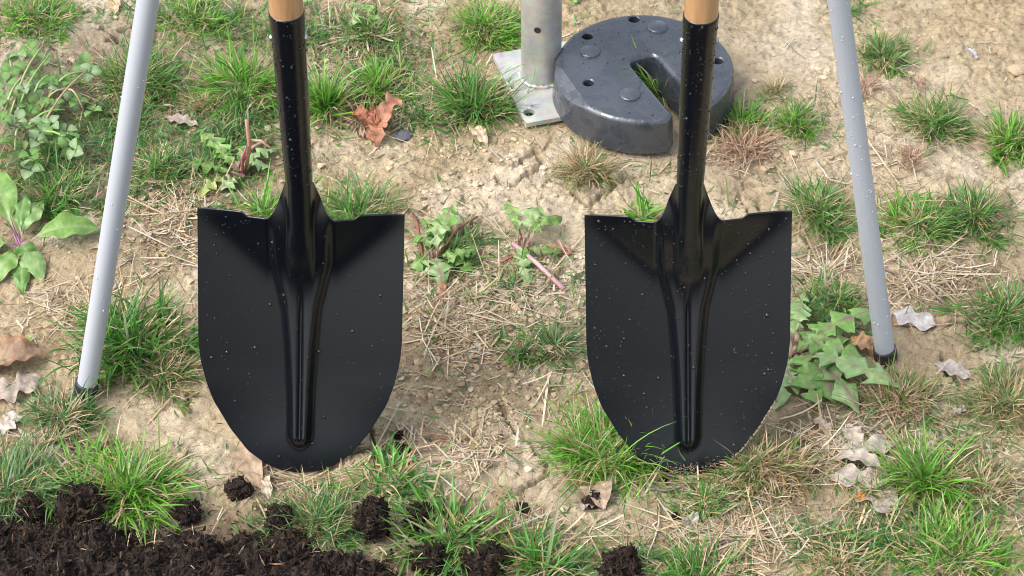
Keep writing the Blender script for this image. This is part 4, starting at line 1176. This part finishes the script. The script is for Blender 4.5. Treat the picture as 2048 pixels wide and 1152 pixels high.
for a in [
    ([(835, 632), (900, 668), (945, 695)], 4.0, 'thick straw stalk sloping down beside the drier shovel blade', (.40, .31, .20)),
    ([(990, 600), (1050, 625), (1106, 648)], 3.4, 'lone straw stalk below the pink dandelion stalk', (.45, .37, .26)),
    ([(912, 636), (972, 655)], 4.2, 'short fat straw stalk between the shovels', (.52, .42, .28)),
    ([(838, 645), (846, 690), (876, 740)], 2.8, 'bent pale straw stalk running down beside the drier shovel', (.58, .50, .38)),
    ([(800, 582), (900, 595), (930, 600)], 3.2, 'straw stalk lying level beside the drier shovel edge', (.44, .36, .26)),
    ([(798, 560), (868, 552)], 2.8, 'pale stalk pointing at the dandelion from the drier shovel edge', (.56, .46, .33)),
    ([(840, 560), (880, 520)], 4.0, 'grey-brown stalk rising into the dandelion beside the drier shovel', (.38, .30, .23)),
    ([(904, 398), (960, 430), (1026, 490)], 2.0, 'thin long straw crossing the clay to the pink-stalked dandelion', (.50, .43, .26)),
    ([(1294, 982), (1330, 988), (1388, 965)], 4.8, 'dark wet twig in front of the wet shovel tip', (.20, .17, .15)),
    ([(1318, 1008), (1316, 1060), (1295, 1115)], 4.2, 'pale stalk pointing at the bottom edge under the dark twig', (.50, .43, .33)),
    ([(1245, 1112), (1290, 1086)], 3.4, 'grey stalk touching the largest clod', (.46, .42, .38)),
    ([(1140, 1075), (1190, 1045), (1235, 1025)], 2.6, 'thin stalk left of the white leaf scrap', (.46, .36, .24)),
    ([(1575, 1015), (1600, 1055), (1645, 1085)], 3.2, 'curved grey-tan stalk on sand at the bottom edge', (.42, .36, .29)),
    ([(1380, 1078), (1500, 1088), (1580, 1090)], 3.0, 'long straw lying level near the bottom edge', (.48, .40, .29)),
    ([(1400, 1060), (1480, 1078), (1560, 1092)], 2.6, 'long straw crossing another near the bottom edge', (.42, .34, .24)),
    ([(1340, 1060), (1390, 1130)], 3.2, 'brownish straw pointing down under the small front tuft', (.36, .27, .18)),
    ([(1480, 1040), (1516, 1036)], 3.6, 'short pale straw on the sand between the front tufts', (.52, .45, .35)),
    ([(1510, 968), (1545, 1015)], 3.0, 'grey straw below the half-dry grass mat', (.42, .36, .30)),
    ([(1440, 1000), (1545, 1012)], 2.8, 'level straw below the half-dry grass mat', (.46, .38, .28)),
    ([(1650, 1100), (1690, 1035), (1700, 1018)], 2.6, 'pale upright-looking straw beside the grey leaf pile', (.54, .48, .40)),
    ([(1770, 535), (1830, 565), (1892, 622)], 6.0, 'thickest stalk of the dark bundle behind the wet pole', (.24, .18, .14)),
    ([(1790, 545), (1850, 580), (1880, 610)], 5.0, 'middle stalk of the dark bundle behind the wet pole', (.34, .27, .21)),
    ([(1775, 555), (1800, 580), (1845, 612)], 4.4, 'lowest stalk of the dark bundle behind the wet pole', (.28, .21, .15)),
    ([(1830, 555), (1880, 590), (1940, 632)], 3.6, 'outer stalk of the dark bundle, nearest the thick clump', (.40, .32, .24)),
    ([(1782, 515), (1850, 498), (1935, 505)], 3.6, 'level stalk above the dark bundle', (.38, .31, .22)),
    ([(1800, 530), (1890, 522), (1965, 518)], 3.0, 'long straw lying level above the dark bundle', (.50, .42, .30)),
    ([(1890, 500), (1932, 480)], 3.0, 'pale straw sloping up toward the leaning-bladed tuft', (.52, .45, .34)),
    ([(1988, 536), (1993, 508)], 3.6, 'short whitish straw alone on the sand near the picture edge', (.58, .53, .44)),
    ([(1786, 656), (1850, 658), (1905, 662)], 3.2, 'pinkish stalk lying on the grey leaf behind the wet pole', (.42, .28, .22)),
    ([(1632, 330), (1660, 362), (1700, 370)], 4.0, 'whitish split stalk behind the wet pole', (.56, .50, .42)),
    ([(1568, 98), (1592, 70)], 3.0, 'pair of whitish straws in far sand, upper', (.60, .55, .46)),
    ([(1572, 102), (1588, 84)], 3.0, 'pair of whitish straws in far sand, lower', (.58, .52, .42)),
    ([(1606, 38), (1630, 52)], 3.0, 'whitish straw in the far sand left of the wet pole', (.56, .50, .40)),
    ([(1938, 206), (1972, 236)], 3.6, 'pale straw beside the dome-shaped tuft', (.54, .47, .38)),
    ([(1700, 205), (1738, 240)], 2.8, 'pale straw sloping beside the wet pole', (.52, .44, .33)),
    ([(1978, 92), (1980, 112)], 3.0, 'short pale straw standing across others in the far sand', (.56, .5, .42)),
    ([(1955, 85), (2010, 92)], 2.6, 'thin level straw in the far sand near the picture edge', (.46, .38, .28)),
    ([(2005, -2), (2046, 8)], 2.8, 'pale stalk in the far corner of the sand', (.48, .42, .34)),
    ([(620, 62), (680, 52)], 3.0, 'brown stalk on litter right of the wooden handle', (.36, .24, .15)),
    ([(668, 66), (722, 50)], 2.8, 'reddish stalk on litter below the pale-leaved weed', (.34, .19, .12)),
    ([(640, 50), (690, 10)], 3.2, 'pale stalk leaning up beside the wooden handle', (.46, .38, .28)),
    ([(618, 294), (652, 262)], 3.0, 'pinkish stalk piece close to the drier shovel socket', (.44, .25, .20)),
    ([(445, 0), (480, 45)], 2.6, 'pale stalk left of the wooden handle', (.52, .45, .36)),
    ([(390, 322), (470, 372), (500, 418)], 2.6, 'pale stalk leaning on the shoulder of the drier shovel', (.48, .46, .34)),
    ([(848, 870), (885, 890), (935, 903)], 2.8, 'thin red creeping stem on clay between the shovels', (.34, .12, .11)),
    ([(702, 892), (760, 918), (855, 916)], 3.4, 'thick red creeping stem beside the drier shovel tip', (.32, .11, .08)),
    ([(900, 925), (960, 935), (1030, 932)], 3.8, 'grey-brown stalk lying level between the shovels', (.38, .31, .22)),
    ([(950, 966), (966, 932)], 3.0, 'short whitish stalk standing across the level grey one', (.56, .50, .42)),
    ([(890, 928), (940, 945), (955, 962)], 2.8, 'straw bent toward the short whitish stalk', (.48, .40, .30)),
    ([(930, 968), (1000, 990)], 2.6, 'straw sloping behind the coarse front tuft', (.46, .38, .25)),
    ([(826, 898), (832, 870), (862, 912)], 2.6, 'forked pale rootlet beside the dark crumbs', (.52, .43, .32)),
    ([(160, 168), (240, 190), (300, 192)], 2.4, 'thin reddish stem on soil between clover and matte pole', (.34, .20, .13)),
    ([(300, 468), (370, 498)], 3.0, 'dark twig between the matte pole and the drier shovel', (.16, .12, .09)),
    ([(262, 388), (330, 372)], 3.0, 'dark twig close behind the matte pole', (.13, .10, .08)),
    ([(270, 510), (260, 580)], 2.0, 'thin pale straw beside the matte pole', (.54, .47, .36)),
    ([(95, 590), (98, 625)], 2.8, 'upright-looking pale straw below the plantain', (.54, .46, .35)),
    ([(60, 600), (150, 640)], 2.6, 'pale straw crossing others below the plantain', (.50, .42, .30)),
    ([(110, 545), (180, 600)], 2.6, 'brown straw sloping from the plantain to the matte pole', (.40, .30, .20)),
]:
    stalk(a[0], a[1] * 0.5, a[2], a[3])

# ------------------------------------------------------------------ water drops helper
DV, DT = ico(2)
keepv = DV[:, 2] > -0.35
def drops(pos, nrm, rad, name='water_drops', parent=None, mat='water_on_black'):
    """half-beads of water sitting on a surface, one part"""
    n = len(pos)
    nrm = nrm / np.linalg.norm(nrm, axis=1)[:, None]
    ref = np.where(np.abs(nrm[:, 2:3]) > .9, [[1.0, 0, 0]], [[0, 0, 1.0]])
    a = np.cross(ref, nrm)
    a /= np.linalg.norm(a, axis=1)[:, None]
    b_ = np.cross(nrm, a)
    v = pos[:, None] + rad[:, None, None] * (a[:, None] * DV[None, :, 0:1] + b_[:, None] * DV[None, :, 1:2] * rng.uniform(.9, 1.35, (n, 1, 1)) + nrm[:, None] * (DV[None, :, 2:3] * .85 + .15))
    t = (np.arange(n)[:, None, None] * len(DV) + DT[None]).reshape(-1, 3)
    o = MB().add(v.reshape(-1, 3), None, t).build(name, mat, parent=parent)
    o['kind'] = 'stuff'
    return o

# ------------------------------------------------------------------ shovels
BL, BW, TILT = 0.2850, 0.1018, R(21)
TT = math.tan(TILT)
_oU = np.array([0, .0203, .0355, .0526, .0705, .0878, .0950, .0990, .1008, .1018])
_oV = np.array([.2905, .2875, .2805, .2670, .2420, .2090, .1860, .1680, .1540, .1380])
_uu = np.linspace(0, BW, 400)
_oV = _oV * .986
_vv = np.interp(_uu, _oU, _oV)
_vv = np.convolve(np.pad(_vv, 12, mode='edge'), np.ones(25) / 25, 'valid')
_vv[-12:] = np.interp(_uu[-12:], _oU, _oV)

def blade_surface(U, V):
    """height of the sheet's front face above the blade plane; U = |across|, V = down from the shoulder"""
    dish = 0.011 * (U / .1) ** 2 * (1 - 0.5 * sstep(.18, .29, V)) + 0.006 * ((V - .16) / .14) ** 2 * (V > .16)
    vf = np.where(U < .034, .062, .062 * (.1 - U) / .066 + .002)
    k = .006
    Ve = .006 * np.logaddexp(V / .006, 0.0)
    x = (vf - Ve) / k
    fold = 0.40 * k * np.where(x > 30, x, np.log1p(np.exp(np.clip(x, -40, 30))))
    base = dish + fold
    rw = np.interp(V, [.0, .055, .08, .105, .145, .19, .25], [.0300, .0285, .0235, .0180, .0146, .0122, .0106])
    amp = (.0070 * sstep(-.02, .04, V) + .0076 * np.clip((V - .075) / .17, 0, 1.2) ** 1.6) * (1 - sstep(.244, .263, V))
    rw = rw * np.sqrt(np.clip(1 - ((V - .240) / .020).clip(0, 1) ** 2, 0.02, 1))
    plate = 1 - sstep(rw - .0062, rw + .0040, U)
    groove = np.exp(-(U / .0019) ** 2) * 0.0034 * sstep(.075, .11, V) * (1 - sstep(.240, .256, V))
    crown = 1 - 0.55 * np.clip((U - rw * .5) / rw, -1, 1) ** 2 * sstep(.06, .1, V)
    front = base + amp * plate * crown - groove
    r = .0130
    sock = TT * (.076 - V) + np.sqrt(np.maximum(r * r - U * U, 0)) - .004 - np.where(U > r, 1.5 * (U - r), 0)
    kk = .0045 + .012 * sstep(.0, .05, V)
    h = np.clip(.5 + .5 * (sock - front) / kk, 0, 1)
    blend = front * (1 - h) + sock * h + kk * h * (1 - h)
    w = 1 - sstep(.03, .115, V)
    return blend * w + front * (1 - w)

def vtop(U):
    step = np.where(U >= .058, 0.0, np.where(U <= .052, .0045, .0045 * (.058 - U) / .006))
    t = np.clip((.0335 - U) / (.0335 - .0132), 0, 1)
    return np.where(U < .0335, .0045 - .046 * t ** 1.75, step)

def make_shovel(tip_px, top_px, roll, yaw, label, nd, drop_scale, seed):
    base = P(*tip_px)
    root = empty('shovel', base, label, 'shovel', 'shovels stuck upright in the ground')
    Dv = np.array([0, -math.sin(TILT), -math.cos(TILT)])
    Nv = np.array([0, -math.cos(TILT), math.sin(TILT)])
    Xv = np.array([1.0, 0, 0])
    rot = np.array((Matrix.Rotation(yaw, 3, 'Z') @ Matrix.Rotation(roll, 3, 'Y')))
    Dv, Nv, Xv = rot @ Dv, rot @ Nv, rot @ Xv
    T = base + np.array([0, 0, 0.0015]) - Dv * (BL - .0025)
    def world(u, v, w):
        return T + u[..., None] * Xv + v[..., None] * Dv + w[..., None] * Nv
    nc, nr = 181, 170
    s = np.linspace(-1, 1, nc)
    u = BW * np.sign(s) * (1 - (1 - np.abs(s)) ** 1.25)
    # keep the outermost columns apart so that the corner stays round
    U = np.abs(u)
    t = np.linspace(0, 1, nr)[:, None]
    vt, vb = vtop(U)[None], np.interp(U, _uu, _vv)[None]
    V = vt + (vb - vt) * t
    Uu = np.repeat(u[None], nr, 0)
    W = blade_surface(np.abs(Uu), V)
    front = world(Uu, V, W)
    back = world(Uu, V, W - .0019)
    q = grid_quads(nr, nc)
    mb = MB()
    vv = np.concatenate([front.reshape(-1, 3), back.reshape(-1, 3)])
    n0 = nr * nc
    rim = np.concatenate([np.arange(nc), np.arange(1, nr) * nc + nc - 1, (nr - 1) * nc + np.arange(nc - 2, -1, -1), np.arange(nr - 2, 0, -1) * nc])
    r2 = np.roll(rim, -1)
    rq = np.stack([rim, r2, r2 + n0, rim + n0], -1)
    mb.add(vv, np.concatenate([q[:, ::-1], q + n0, rq]))
    mb.build('blade', 'black_paint', parent=root)
    # socket: straight upright tube growing out of the blade's crown
    h = world(np.array(0.0), np.array(-.035), np.array(0.0))
    w_axis = TT * (.076 + .035) - .0048
    S0 = T - .035 * Dv + w_axis * Nv
    tp = on_depth(*top_px, S0[1] + 0.002)
    dirv = (tp - S0) / np.linalg.norm(tp - S0)
    Ls = np.linalg.norm(tp - S0)
    mb = MB()
    zz = np.array([-.035, -.002, .011, .06, .12, .18, Ls - .003, Ls - .0008, Ls, Ls])
    rr = np.array([.0105, .0124, .0134, .0141, .0150, .0158, .0166, .0167, .0164, .0152])
    tube(mb, S0 + dirv * zz[:, None], rr, 40)
    mb.build('socket', 'black_paint', parent=root)
    mb = MB()
    zz = np.array([Ls - .05, Ls - .001, Ls + .2, Ls + .42, Ls + .55, Ls + .565, Ls + .57])
    rr = np.array([.0145, .0158, .0163, .0160, .0165, .0145, .006])
    tube(mb, S0 + dirv * zz[:, None], rr, 32)
    mb.build('handle', 'wood', parent=root)
    for sgn in (-1, 1):
        mb = MB()
        pz = S0 + dirv * (Ls - .030)
        for k in range(1):
            th = np.linspace(0, np.pi / 2, 5)
            pr = np.stack([.0034 * np.cos(th), .0022 * np.sin(th)], -1)
        mb2 = MB()
        lathe(mb2, np.vstack([[.0034, -.002], pr]), 14)
        v = np.concatenate(mb2.v)
        v = np.stack([sgn * v[:, 2], v[:, 0], v[:, 1]], -1) + pz + np.array([sgn * .0162, 0, 0])
        mb.add(v, np.concatenate(mb2.q))
        mb.build('rivet', 'steel', parent=root)
    # rain drops
    lr = np.random.default_rng(seed)
    uu, vv_, rd = [], [], []
    while len(uu) < nd:
        a, b_ = lr.uniform(-BW * .97, BW * .97), lr.uniform(.004, .285)
        if b_ < np.interp(abs(a), _uu, _vv) - .004:
            uu.append(a); vv_.append(b_)
            rd.append(min(.0023, .00064 * drop_scale * math.exp(lr.normal(0, .5))))
    uu, vv_, rd = map(np.array, (uu, vv_, rd))
    e = 5e-4
    w0 = blade_surface(np.abs(uu), vv_)
    du = (blade_surface(np.abs(uu + e), vv_) - w0) / e
    dv = (blade_surface(np.abs(uu), vv_ + e) - w0) / e
    nr_ = Nv - du[:, None] * Xv - dv[:, None] * Dv
    pos = world(uu, vv_, w0)
    # and on the socket
    ns = nd // 3
    hz, th = lr.uniform(.02, Ls, ns), lr.uniform(-1.5, 1.5, ns)
    rs = np.interp(hz, [.0, .06, .12, Ls], [.0131, .0141, .0150, .0166])
    nn = np.stack([np.sin(th), -np.cos(th), np.zeros(ns)], -1)
    ps = S0 + dirv * hz[:, None] + nn * rs[:, None]
    drops(np.vstack([pos, ps]), np.vstack([nr_, nn]), np.concatenate([rd, .0005 * np.exp(lr.normal(0, .45, ns))]), parent=root)
    return root, T, Dv, Nv, Xv

make_shovel((600, 937), (573, 22), R(2.0), R(-0.5), 'black pointed shovel with few drops, standing over bare clay with its tip clear', 480, .85, 11)
sh2 = make_shovel((1375, 941), (1402, 28), R(-1.4), R(0.2), 'black pointed shovel speckled with many drops, its tip hidden by a grass tuft', 800, .9, 12)

# soil smeared on the right edge and tip of the wetter shovel
T, Dv, Nv, Xv = sh2[1:]
mb = MB()
n = 420
a = rng.uniform(0, 1, n)
uu = np.where(a < .6, rng.uniform(.045, .088, n), rng.normal(.0, .016, n))
vb = np.interp(np.abs(uu), _uu, _vv)
vv_ = vb - np.abs(rng.normal(0, np.where(a < .6, .0012, .006), n))
pos = T + uu[:, None] * Xv + vv_[:, None] * Dv + (blade_surface(np.abs(uu), vv_) + .0004)[:, None] * Nv
sz = rng.uniform(.0003, .0009, n)
v = pos[:, None] + ICO_V[None] * sz[:, None, None] * rng.uniform(.7, 1.2, (n, len(ICO_V), 1))
t = (np.arange(n)[:, None, None] * len(ICO_V) + ICO_T[None]).reshape(-1, 3)
mb.add(v.reshape(-1, 3), None, t, np.repeat(pick([(.25, .19, .13), (.16, .12, .08), (.33, .26, .18)], n), len(ICO_V), 0))
o = mb.build('soil_smear', 'crumb', parent=sh2[0], smooth=False)
o['kind'] = 'stuff'

# ------------------------------------------------------------------ grey poles
def pole(foot_px, top_px, label, nd, seed, ch):
    F = G(*foot_px)
    root = empty('pole', F, label, 'pole', 'grey poles standing splayed in the grass')
    tp = on_depth(*top_px, F[1] + .012)
    d = (tp - F) / np.linalg.norm(tp - F)
    mb = MB()
    zz = np.array([.006, .012, .3, .6, .95, 1.15])
    tube(mb, F + d * zz[:, None], np.full(6, .0106), 36)
    mb.build('tube', 'pole', parent=root)
    mb = MB()
    zz = np.array([-.004, .0, .002, ch - .0025, ch, ch])
    tube(mb, F + d * zz[:, None], np.array([.0105, .0120, .0125, .0125, .0121, .0105]), 32)
    mb.build('foot_cap', 'rubber', parent=root)
    lr = np.random.default_rng(seed)
    hz = lr.uniform(.03, .58, nd)
    th = lr.uniform(-1.5, 1.5, nd)
    nn = np.stack([np.sin(th), -np.cos(th), np.zeros(nd)], -1)
    nn -= (nn @ d)[:, None] * d
    nn /= np.linalg.norm(nn, axis=1)[:, None]
    drops(F + d * hz[:, None] + nn * .0106, nn, np.clip(.00046 * np.exp(lr.normal(0, .5, nd)), .0003, .0014), parent=root, mat='water_on_grey')
pole((170, 788), (296, 0), 'smooth matte grey pole with almost no drops, its foot in fine grass', 46, 21, .021)
pole((1771, 724), (1677, 0), 'grey pole beaded with rain drops, its foot beside dandelion leaves', 230, 22, .0155)

from mathutils.geometry import delaunay_2d_cdt
def inside(p, loop):
    c, x, y = False, p[0], p[1]
    for k in range(len(loop)):
        (x0, y0), (x1, y1) = loop[k - 1], loop[k]
        if (y0 > y) != (y1 > y) and x < (x1 - x0) * (y - y0) / (y1 - y0) + x0:
            c = not c
    return c
def cdt_fill(bm, loops):
    """flat face with holes: first loop is the rim, the others are holes"""
    vs_, es = [], []
    for l_ in loops:
        n0 = len(vs_)
        vs_ += l_
        es += [(n0 + k, n0 + (k + 1) % len(l_)) for k in range(len(l_))]
    res = delaunay_2d_cdt([v_.co.xy for v_ in vs_], es, [], 0, 1e-7)
    flat = [[(v_.co.x, v_.co.y) for v_ in l_] for l_ in loops]
    back = [o_[0] if o_ else None for o_ in res[3]]
    for f_ in res[2]:
        m_ = sum((res[0][k] for k in f_), Vector((0, 0))) / 3
        if inside(m_, flat[0]) and not any(inside(m_, l_) for l_ in flat[1:]) and all(back[k] is not None for k in f_):
            try:
                bm.faces.new([vs_[back[k]] for k in f_])
            except ValueError:
                pass

# ------------------------------------------------------------------ galvanised plate with its pipe
pc = P(1082, 152, .006)
post = empty('base_plate_post', (pc[0], pc[1], 0), 'galvanised round pipe welded to a flat metal plate, next to the black weight', 'metal post')
A, B, D_ = P(1051, 247, .007), P(985, 108, .007), P(1139, 66, .007)
ax1 = B - A
ax1[2] = 0
l1 = np.linalg.norm(ax1)
ax1 /= l1
ax2 = np.array([ax1[1], -ax1[0], 0])
l2 = abs((D_ - B) @ ax2) + .012
bm = bmesh.new()
outline = []
def arc(cx_, cy_, r_, a0, a1, n_=6):
    return [(cx_ + r_ * math.cos(R(a0 + (a1 - a0) * k / n_)), cy_ + r_ * math.sin(R(a0 + (a1 - a0) * k / n_))) for k in range(n_ + 1)]
rc = .002
pts = arc(rc, rc, rc, 180, 270) + arc(l2 - rc, rc, rc, 270, 360) + arc(l2 - rc, l1 - rc, rc, 0, 90) + arc(rc, l1 - rc, rc, 90, 180)
# hole positions in plate coordinates
def plate_uv(px, py):
    w = P(px, py, .007) - A
    return (w @ ax2, w @ ax1)
hu = [plate_uv(1058, 225)]
def plate_pt(u_, v_, z_):
    return Vector(A + ax2 * u_ + ax1 * v_) * 1.0 + Vector((0, 0, z_ - .007))
loops_top, loops_bot = [], []
for loop in [pts] + [[(cx_ + .0068 * math.cos(2 * math.pi * k / 20), cy_ + .0068 * math.sin(2 * math.pi * k / 20)) for k in range(20)] for (cx_, cy_) in hu]:
    tv = [bm.verts.new(plate_pt(u_, v_, .007)) for u_, v_ in loop]
    bv = [bm.verts.new(plate_pt(u_, v_, .001)) for u_, v_ in loop]
    for k in range(len(loop)):
        k2 = (k + 1) % len(loop)
        bm.faces.new((tv[k], tv[k2], bv[k2], bv[k]))
    loops_top.append(tv)
cdt_fill(bm, loops_top)
bmesh.ops.recalc_face_normals(bm, faces=bm.faces)
me = bpy.data.meshes.new('plate')
bm.to_mesh(me)
bm.free()
me.materials.append(M['galv_plate'])
o = bpy.data.objects.new('plate', me)
COL.objects.link(o)
o.parent = post
o.matrix_parent_inverse = Matrix.Translation(post.location).inverted()
PR = .0243
mb = MB()
# pipe wall left whole; a dark disc stands in for the drilled hole's shade
tube(mb, [pc + [0, 0, z_] for z_ in (.0, .003, .2, .5, .8)], PR, 48)
mb.build('pipe', 'galv_pipe', parent=post)
hp = on_depth(1075, 61, pc[1] - PR)
for hgt, a in ((hp[2], -math.asin((hp[0] - pc[0]) / PR) if abs(hp[0] - pc[0]) < PR else 0),):
    mb = MB()
    nrm = np.array([hp[0] - pc[0], -math.sqrt(max(PR ** 2 - (hp[0] - pc[0]) ** 2, 1e-9)), 0]) / PR
    ctr = np.array([pc[0], pc[1], hgt]) + nrm * PR
    sd = np.array([-nrm[1], nrm[0], 0])
    ring = []
    for k in range(16):
        th = 2 * math.pi * k / 16
        ring.append(ctr + nrm * .0006 + (sd * math.cos(th) + np.array([0, 0, 1]) * math.sin(th)) * .0042 - nrm * (.0042 * math.cos(th)) ** 2 / (2 * PR))
    ring = np.array(ring)
    inner = ring * .9 + ring.mean(0) * .1 - nrm * .0001
    v = np.vstack([ring, inner, inner.mean(0)])
    mb.add(v, [(k, (k + 1) % 16, 16 + (k + 1) % 16, 16 + k) for k in range(16)], [(32, 16 + k, 16 + (k + 1) % 16) for k in range(16)])
    mb.build('bolt_hole_shade', 'rubber', parent=post)
mb = MB()
th = np.linspace(0, 2 * np.pi, 73)
wob = .0006 * np.sin(th * 17) + .0005 * np.sin(th * 29)
pw = np.stack([pc[0] + (PR + .0012 + wob) * np.cos(th), pc[1] + (PR + .0012 + wob) * np.sin(th), np.full(73, pc[2] + .0022)], -1)
tube(mb, pw, .0026 + .0005 * np.sin(th * 23), 8, cap=False)
mb.build('weld_bead', 'galv_pipe', parent=post)
# ------------------------------------------------------------------ black round weight
TH, ZT = .047, .0505
ctr = P(1289, 132, ZT)
RADW = 178.5 / (FPX / (ctr[1] * CP + (CAMH - ZT) * SP))
def wtop(px, py):
    w = P(px, py, ZT) - ctr
    return np.array([w[0], w[1]])
wroot = empty('tent_weight', (ctr[0], ctr[1], 0), 'round black plastic tent weight with a slot, wet on top', 'weight')
sd_a, sd_b = wtop(1262, 128), wtop(1343, 224)
dirs = (sd_b - sd_a) / np.linalg.norm(sd_b - sd_a)
nrm2 = np.array([-dirs[1], dirs[0]])
end = (wtop(1258, 122) + wtop(1304, 104)) / 2
half = abs((wtop(1304, 104) - wtop(1258, 122)) @ nrm2) / 2 + .0012
if (wtop(1304, 104) - sd_a) @ nrm2 < 0:
    nrm2 = -nrm2
c0 = sd_a + nrm2 * half
c0 = c0 - dirs * ((c0 - end) @ dirs)           # middle of the slot's closed end
f = c0
b1 = f @ dirs
def rim_hit(off):
    o_ = f + nrm2 * off
    b_ = o_ @ dirs
    return o_ + dirs * (-b_ + math.sqrt(max(b_ * b_ - (o_ @ o_ - RADW ** 2), 0)))
hitL, hitR = rim_hit(-half), rim_hit(half)
aL, aR = math.atan2(hitL[1], hitL[0]), math.atan2(hitR[1], hitR[0])
# outline: rim the long way round from one slot side to the other, then into the slot
cand = []
for sgn in (1, -1):
    span = (aL - aR) * sgn % (2 * math.pi)
    cand.append((span, sgn))
span, sgn = max(cand)
poly = [RADW * np.array([math.cos(aR + sgn * span * k / 110), math.sin(aR + sgn * span * k / 110)]) for k in range(111)]
rce = .010
pin = f - nrm2 * half
q1, q2 = f - nrm2 * half, f + nrm2 * half
for k in range(1, 22):
    poly.append(hitL + (q1 + dirs * rce - hitL) * k / 21)
for k in range(1, 7):
    a = math.pi / 2 * k / 6
    poly.append(q1 + dirs * rce * (1 - math.sin(a)) + nrm2 * rce * (1 - math.cos(a)))
for k in range(0, 7):
    a = math.pi / 2 * k / 6
    poly.append(q2 - nrm2 * rce * (1 - math.sin(a)) + dirs * rce * (1 - math.cos(a)))
for k in range(1, 21):
    poly.append(q2 + dirs * rce + (hitR - q2 - dirs * rce) * k / 21)
poly = np.array(poly)
# round the outline's own corners a little
for _ in range(14):
    near = np.minimum(np.hypot(*(poly - hitL).T), np.hypot(*(poly - hitR).T))[:, None] < .011
    sm_ = (np.roll(poly, 1, 0) + np.roll(poly, -1, 0) + 2 * poly) / 4
    poly = np.where(near, sm_, poly)
tn = np.roll(poly, -1, 0) - np.roll(poly, 1, 0)
tn /= np.linalg.norm(tn, axis=1)[:, None]
on = np.stack([tn[:, 1], -tn[:, 0]], -1)
if np.sum(on[:100] * poly[:100]) < 0:
    on = -on
bm = bmesh.new()
rings = []
prof = [(-.003, .002), (.0, .006)] + [(0 - .0, TH * .5)] + [(-.0062 * (1 - math.cos(a)), ZT - .0062 * (1 - math.sin(a))) for a in np.linspace(0, math.pi / 2, 6)]
draft = lambda z_: -.0035 * (z_ / ZT)
for (dr, z_) in prof:
    rings.append([bm.verts.new((ctr[0] + p[0] + o2[0] * (dr + draft(z_) + .0035), ctr[1] + p[1] + o2[1] * (dr + draft(z_) + .0035), z_)) for p, o2 in zip(poly, on)])
npt = len(poly)
for r0, r1 in zip(rings[:-1], rings[1:]):
    for k in range(npt):
        k2 = (k + 1) % npt
        bm.faces.new((r0[k], r0[k2], r1[k2], r1[k]))
top_loops = [rings[-1]]
HOLES = [(1175, 72), (1268, 38), (1177, 165), (1436, 121)]
for (hx_, hy_) in HOLES:
    h = wtop(hx_, hy_)
    r_h = .0064
    lt, lb = [], []
    lm_ = []
    for k in range(18):
        th = 2 * math.pi * k / 18
        x_, y_ = ctr[0] + h[0], ctr[1] + h[1]
        lt.append(bm.verts.new((x_ + (r_h + .0012) * math.cos(th), y_ + (r_h + .0012) * math.sin(th), ZT)))
        lm_.append(bm.verts.new((x_ + r_h * math.cos(th), y_ + r_h * math.sin(th), ZT - .0014)))
        lb.append(bm.verts.new((x_ + r_h * .9 * math.cos(th), y_ + r_h * .9 * math.sin(th), ZT - .022)))
    for k in range(18):
        k2 = (k + 1) % 18
        bm.faces.new((lt[k], lt[k2], lm_[k2], lm_[k]))
        bm.faces.new((lm_[k], lm_[k2], lb[k2], lb[k]))
    bm.faces.new(lb)
    top_loops.append(lt)
cdt_fill(bm, top_loops)
# sloping flat cut across the rim next to the pipe
ca, cb_ = wtop(1112, 122), wtop(1188, 226)
cd = (cb_ - ca) / np.linalg.norm(cb_ - ca)
cn = np.array([-cd[1], cd[0]])
if cn @ ((ca + cb_) / 2) < 0:
    cn = -cn
slope = R(33)
pn = Vector((cn[0] * math.sin(slope), cn[1] * math.sin(slope), math.cos(slope)))
pco = Vector((ctr[0] + ca[0], ctr[1] + ca[1], ZT))
res = bmesh.ops.bisect_plane(bm, geom=bm.verts[:] + bm.edges[:] + bm.faces[:], plane_co=pco, plane_no=pn, clear_outer=True, dist=1e-6)
be = [e for e in res['geom_cut'] if isinstance(e, bmesh.types.BMEdge)]
bmesh.ops.edgeloop_fill(bm, edges=be)
bmesh.ops.recalc_face_normals(bm, faces=bm.faces)
for f_ in bm.faces:
    f_.smooth = True
me = bpy.data.meshes.new('weight_body')
bm.to_mesh(me)
bm.free()
me.set_sharp_from_angle(angle=R(28))
me.materials.append(M['weight'])
o = bpy.data.objects.new('body', me)
COL.objects.link(o)
o.parent = wroot
o.matrix_parent_inverse = Matrix.Translation(wroot.location).inverted()
for (sx, sy) in [(1180, 104), (1315, 55), (1260, 190)]:
    h = wtop(sx, sy)
    mb = MB()
    lathe(mb, [(.0125, -.003), (.0125, .0008), (.0119, .0020), (.0108, .0026), (.0001, .0028)], 28, (ctr[0] + h[0], ctr[1] + h[1], ZT))
    o = mb.build('stud', 'weight', parent=wroot)
lr = np.random.default_rng(5)
ang, rr_ = lr.uniform(0, 6.28, 240), np.sqrt(lr.uniform(0, 1, 240)) * (RADW - .010)
pp = np.stack([rr_ * np.cos(ang), rr_ * np.sin(ang)], -1)
ins = ~(((pp - f) @ dirs > -.004) & (np.abs((pp - f) @ nrm2) < half + .008)) & ((pp - ca) @ cn < -.004)
for hx_, hy_ in HOLES:
    ins &= np.hypot(*(pp - wtop(hx_, hy_)).T) > .010
pp = pp[ins]
drops(np.column_stack([pp + ctr[:2], np.full(len(pp), ZT)]), np.tile([0, 0, 1.0], (len(pp), 1)), np.clip(.0005 * np.exp(lr.normal(0, .5, len(pp))), .0003, .0014), parent=wroot)
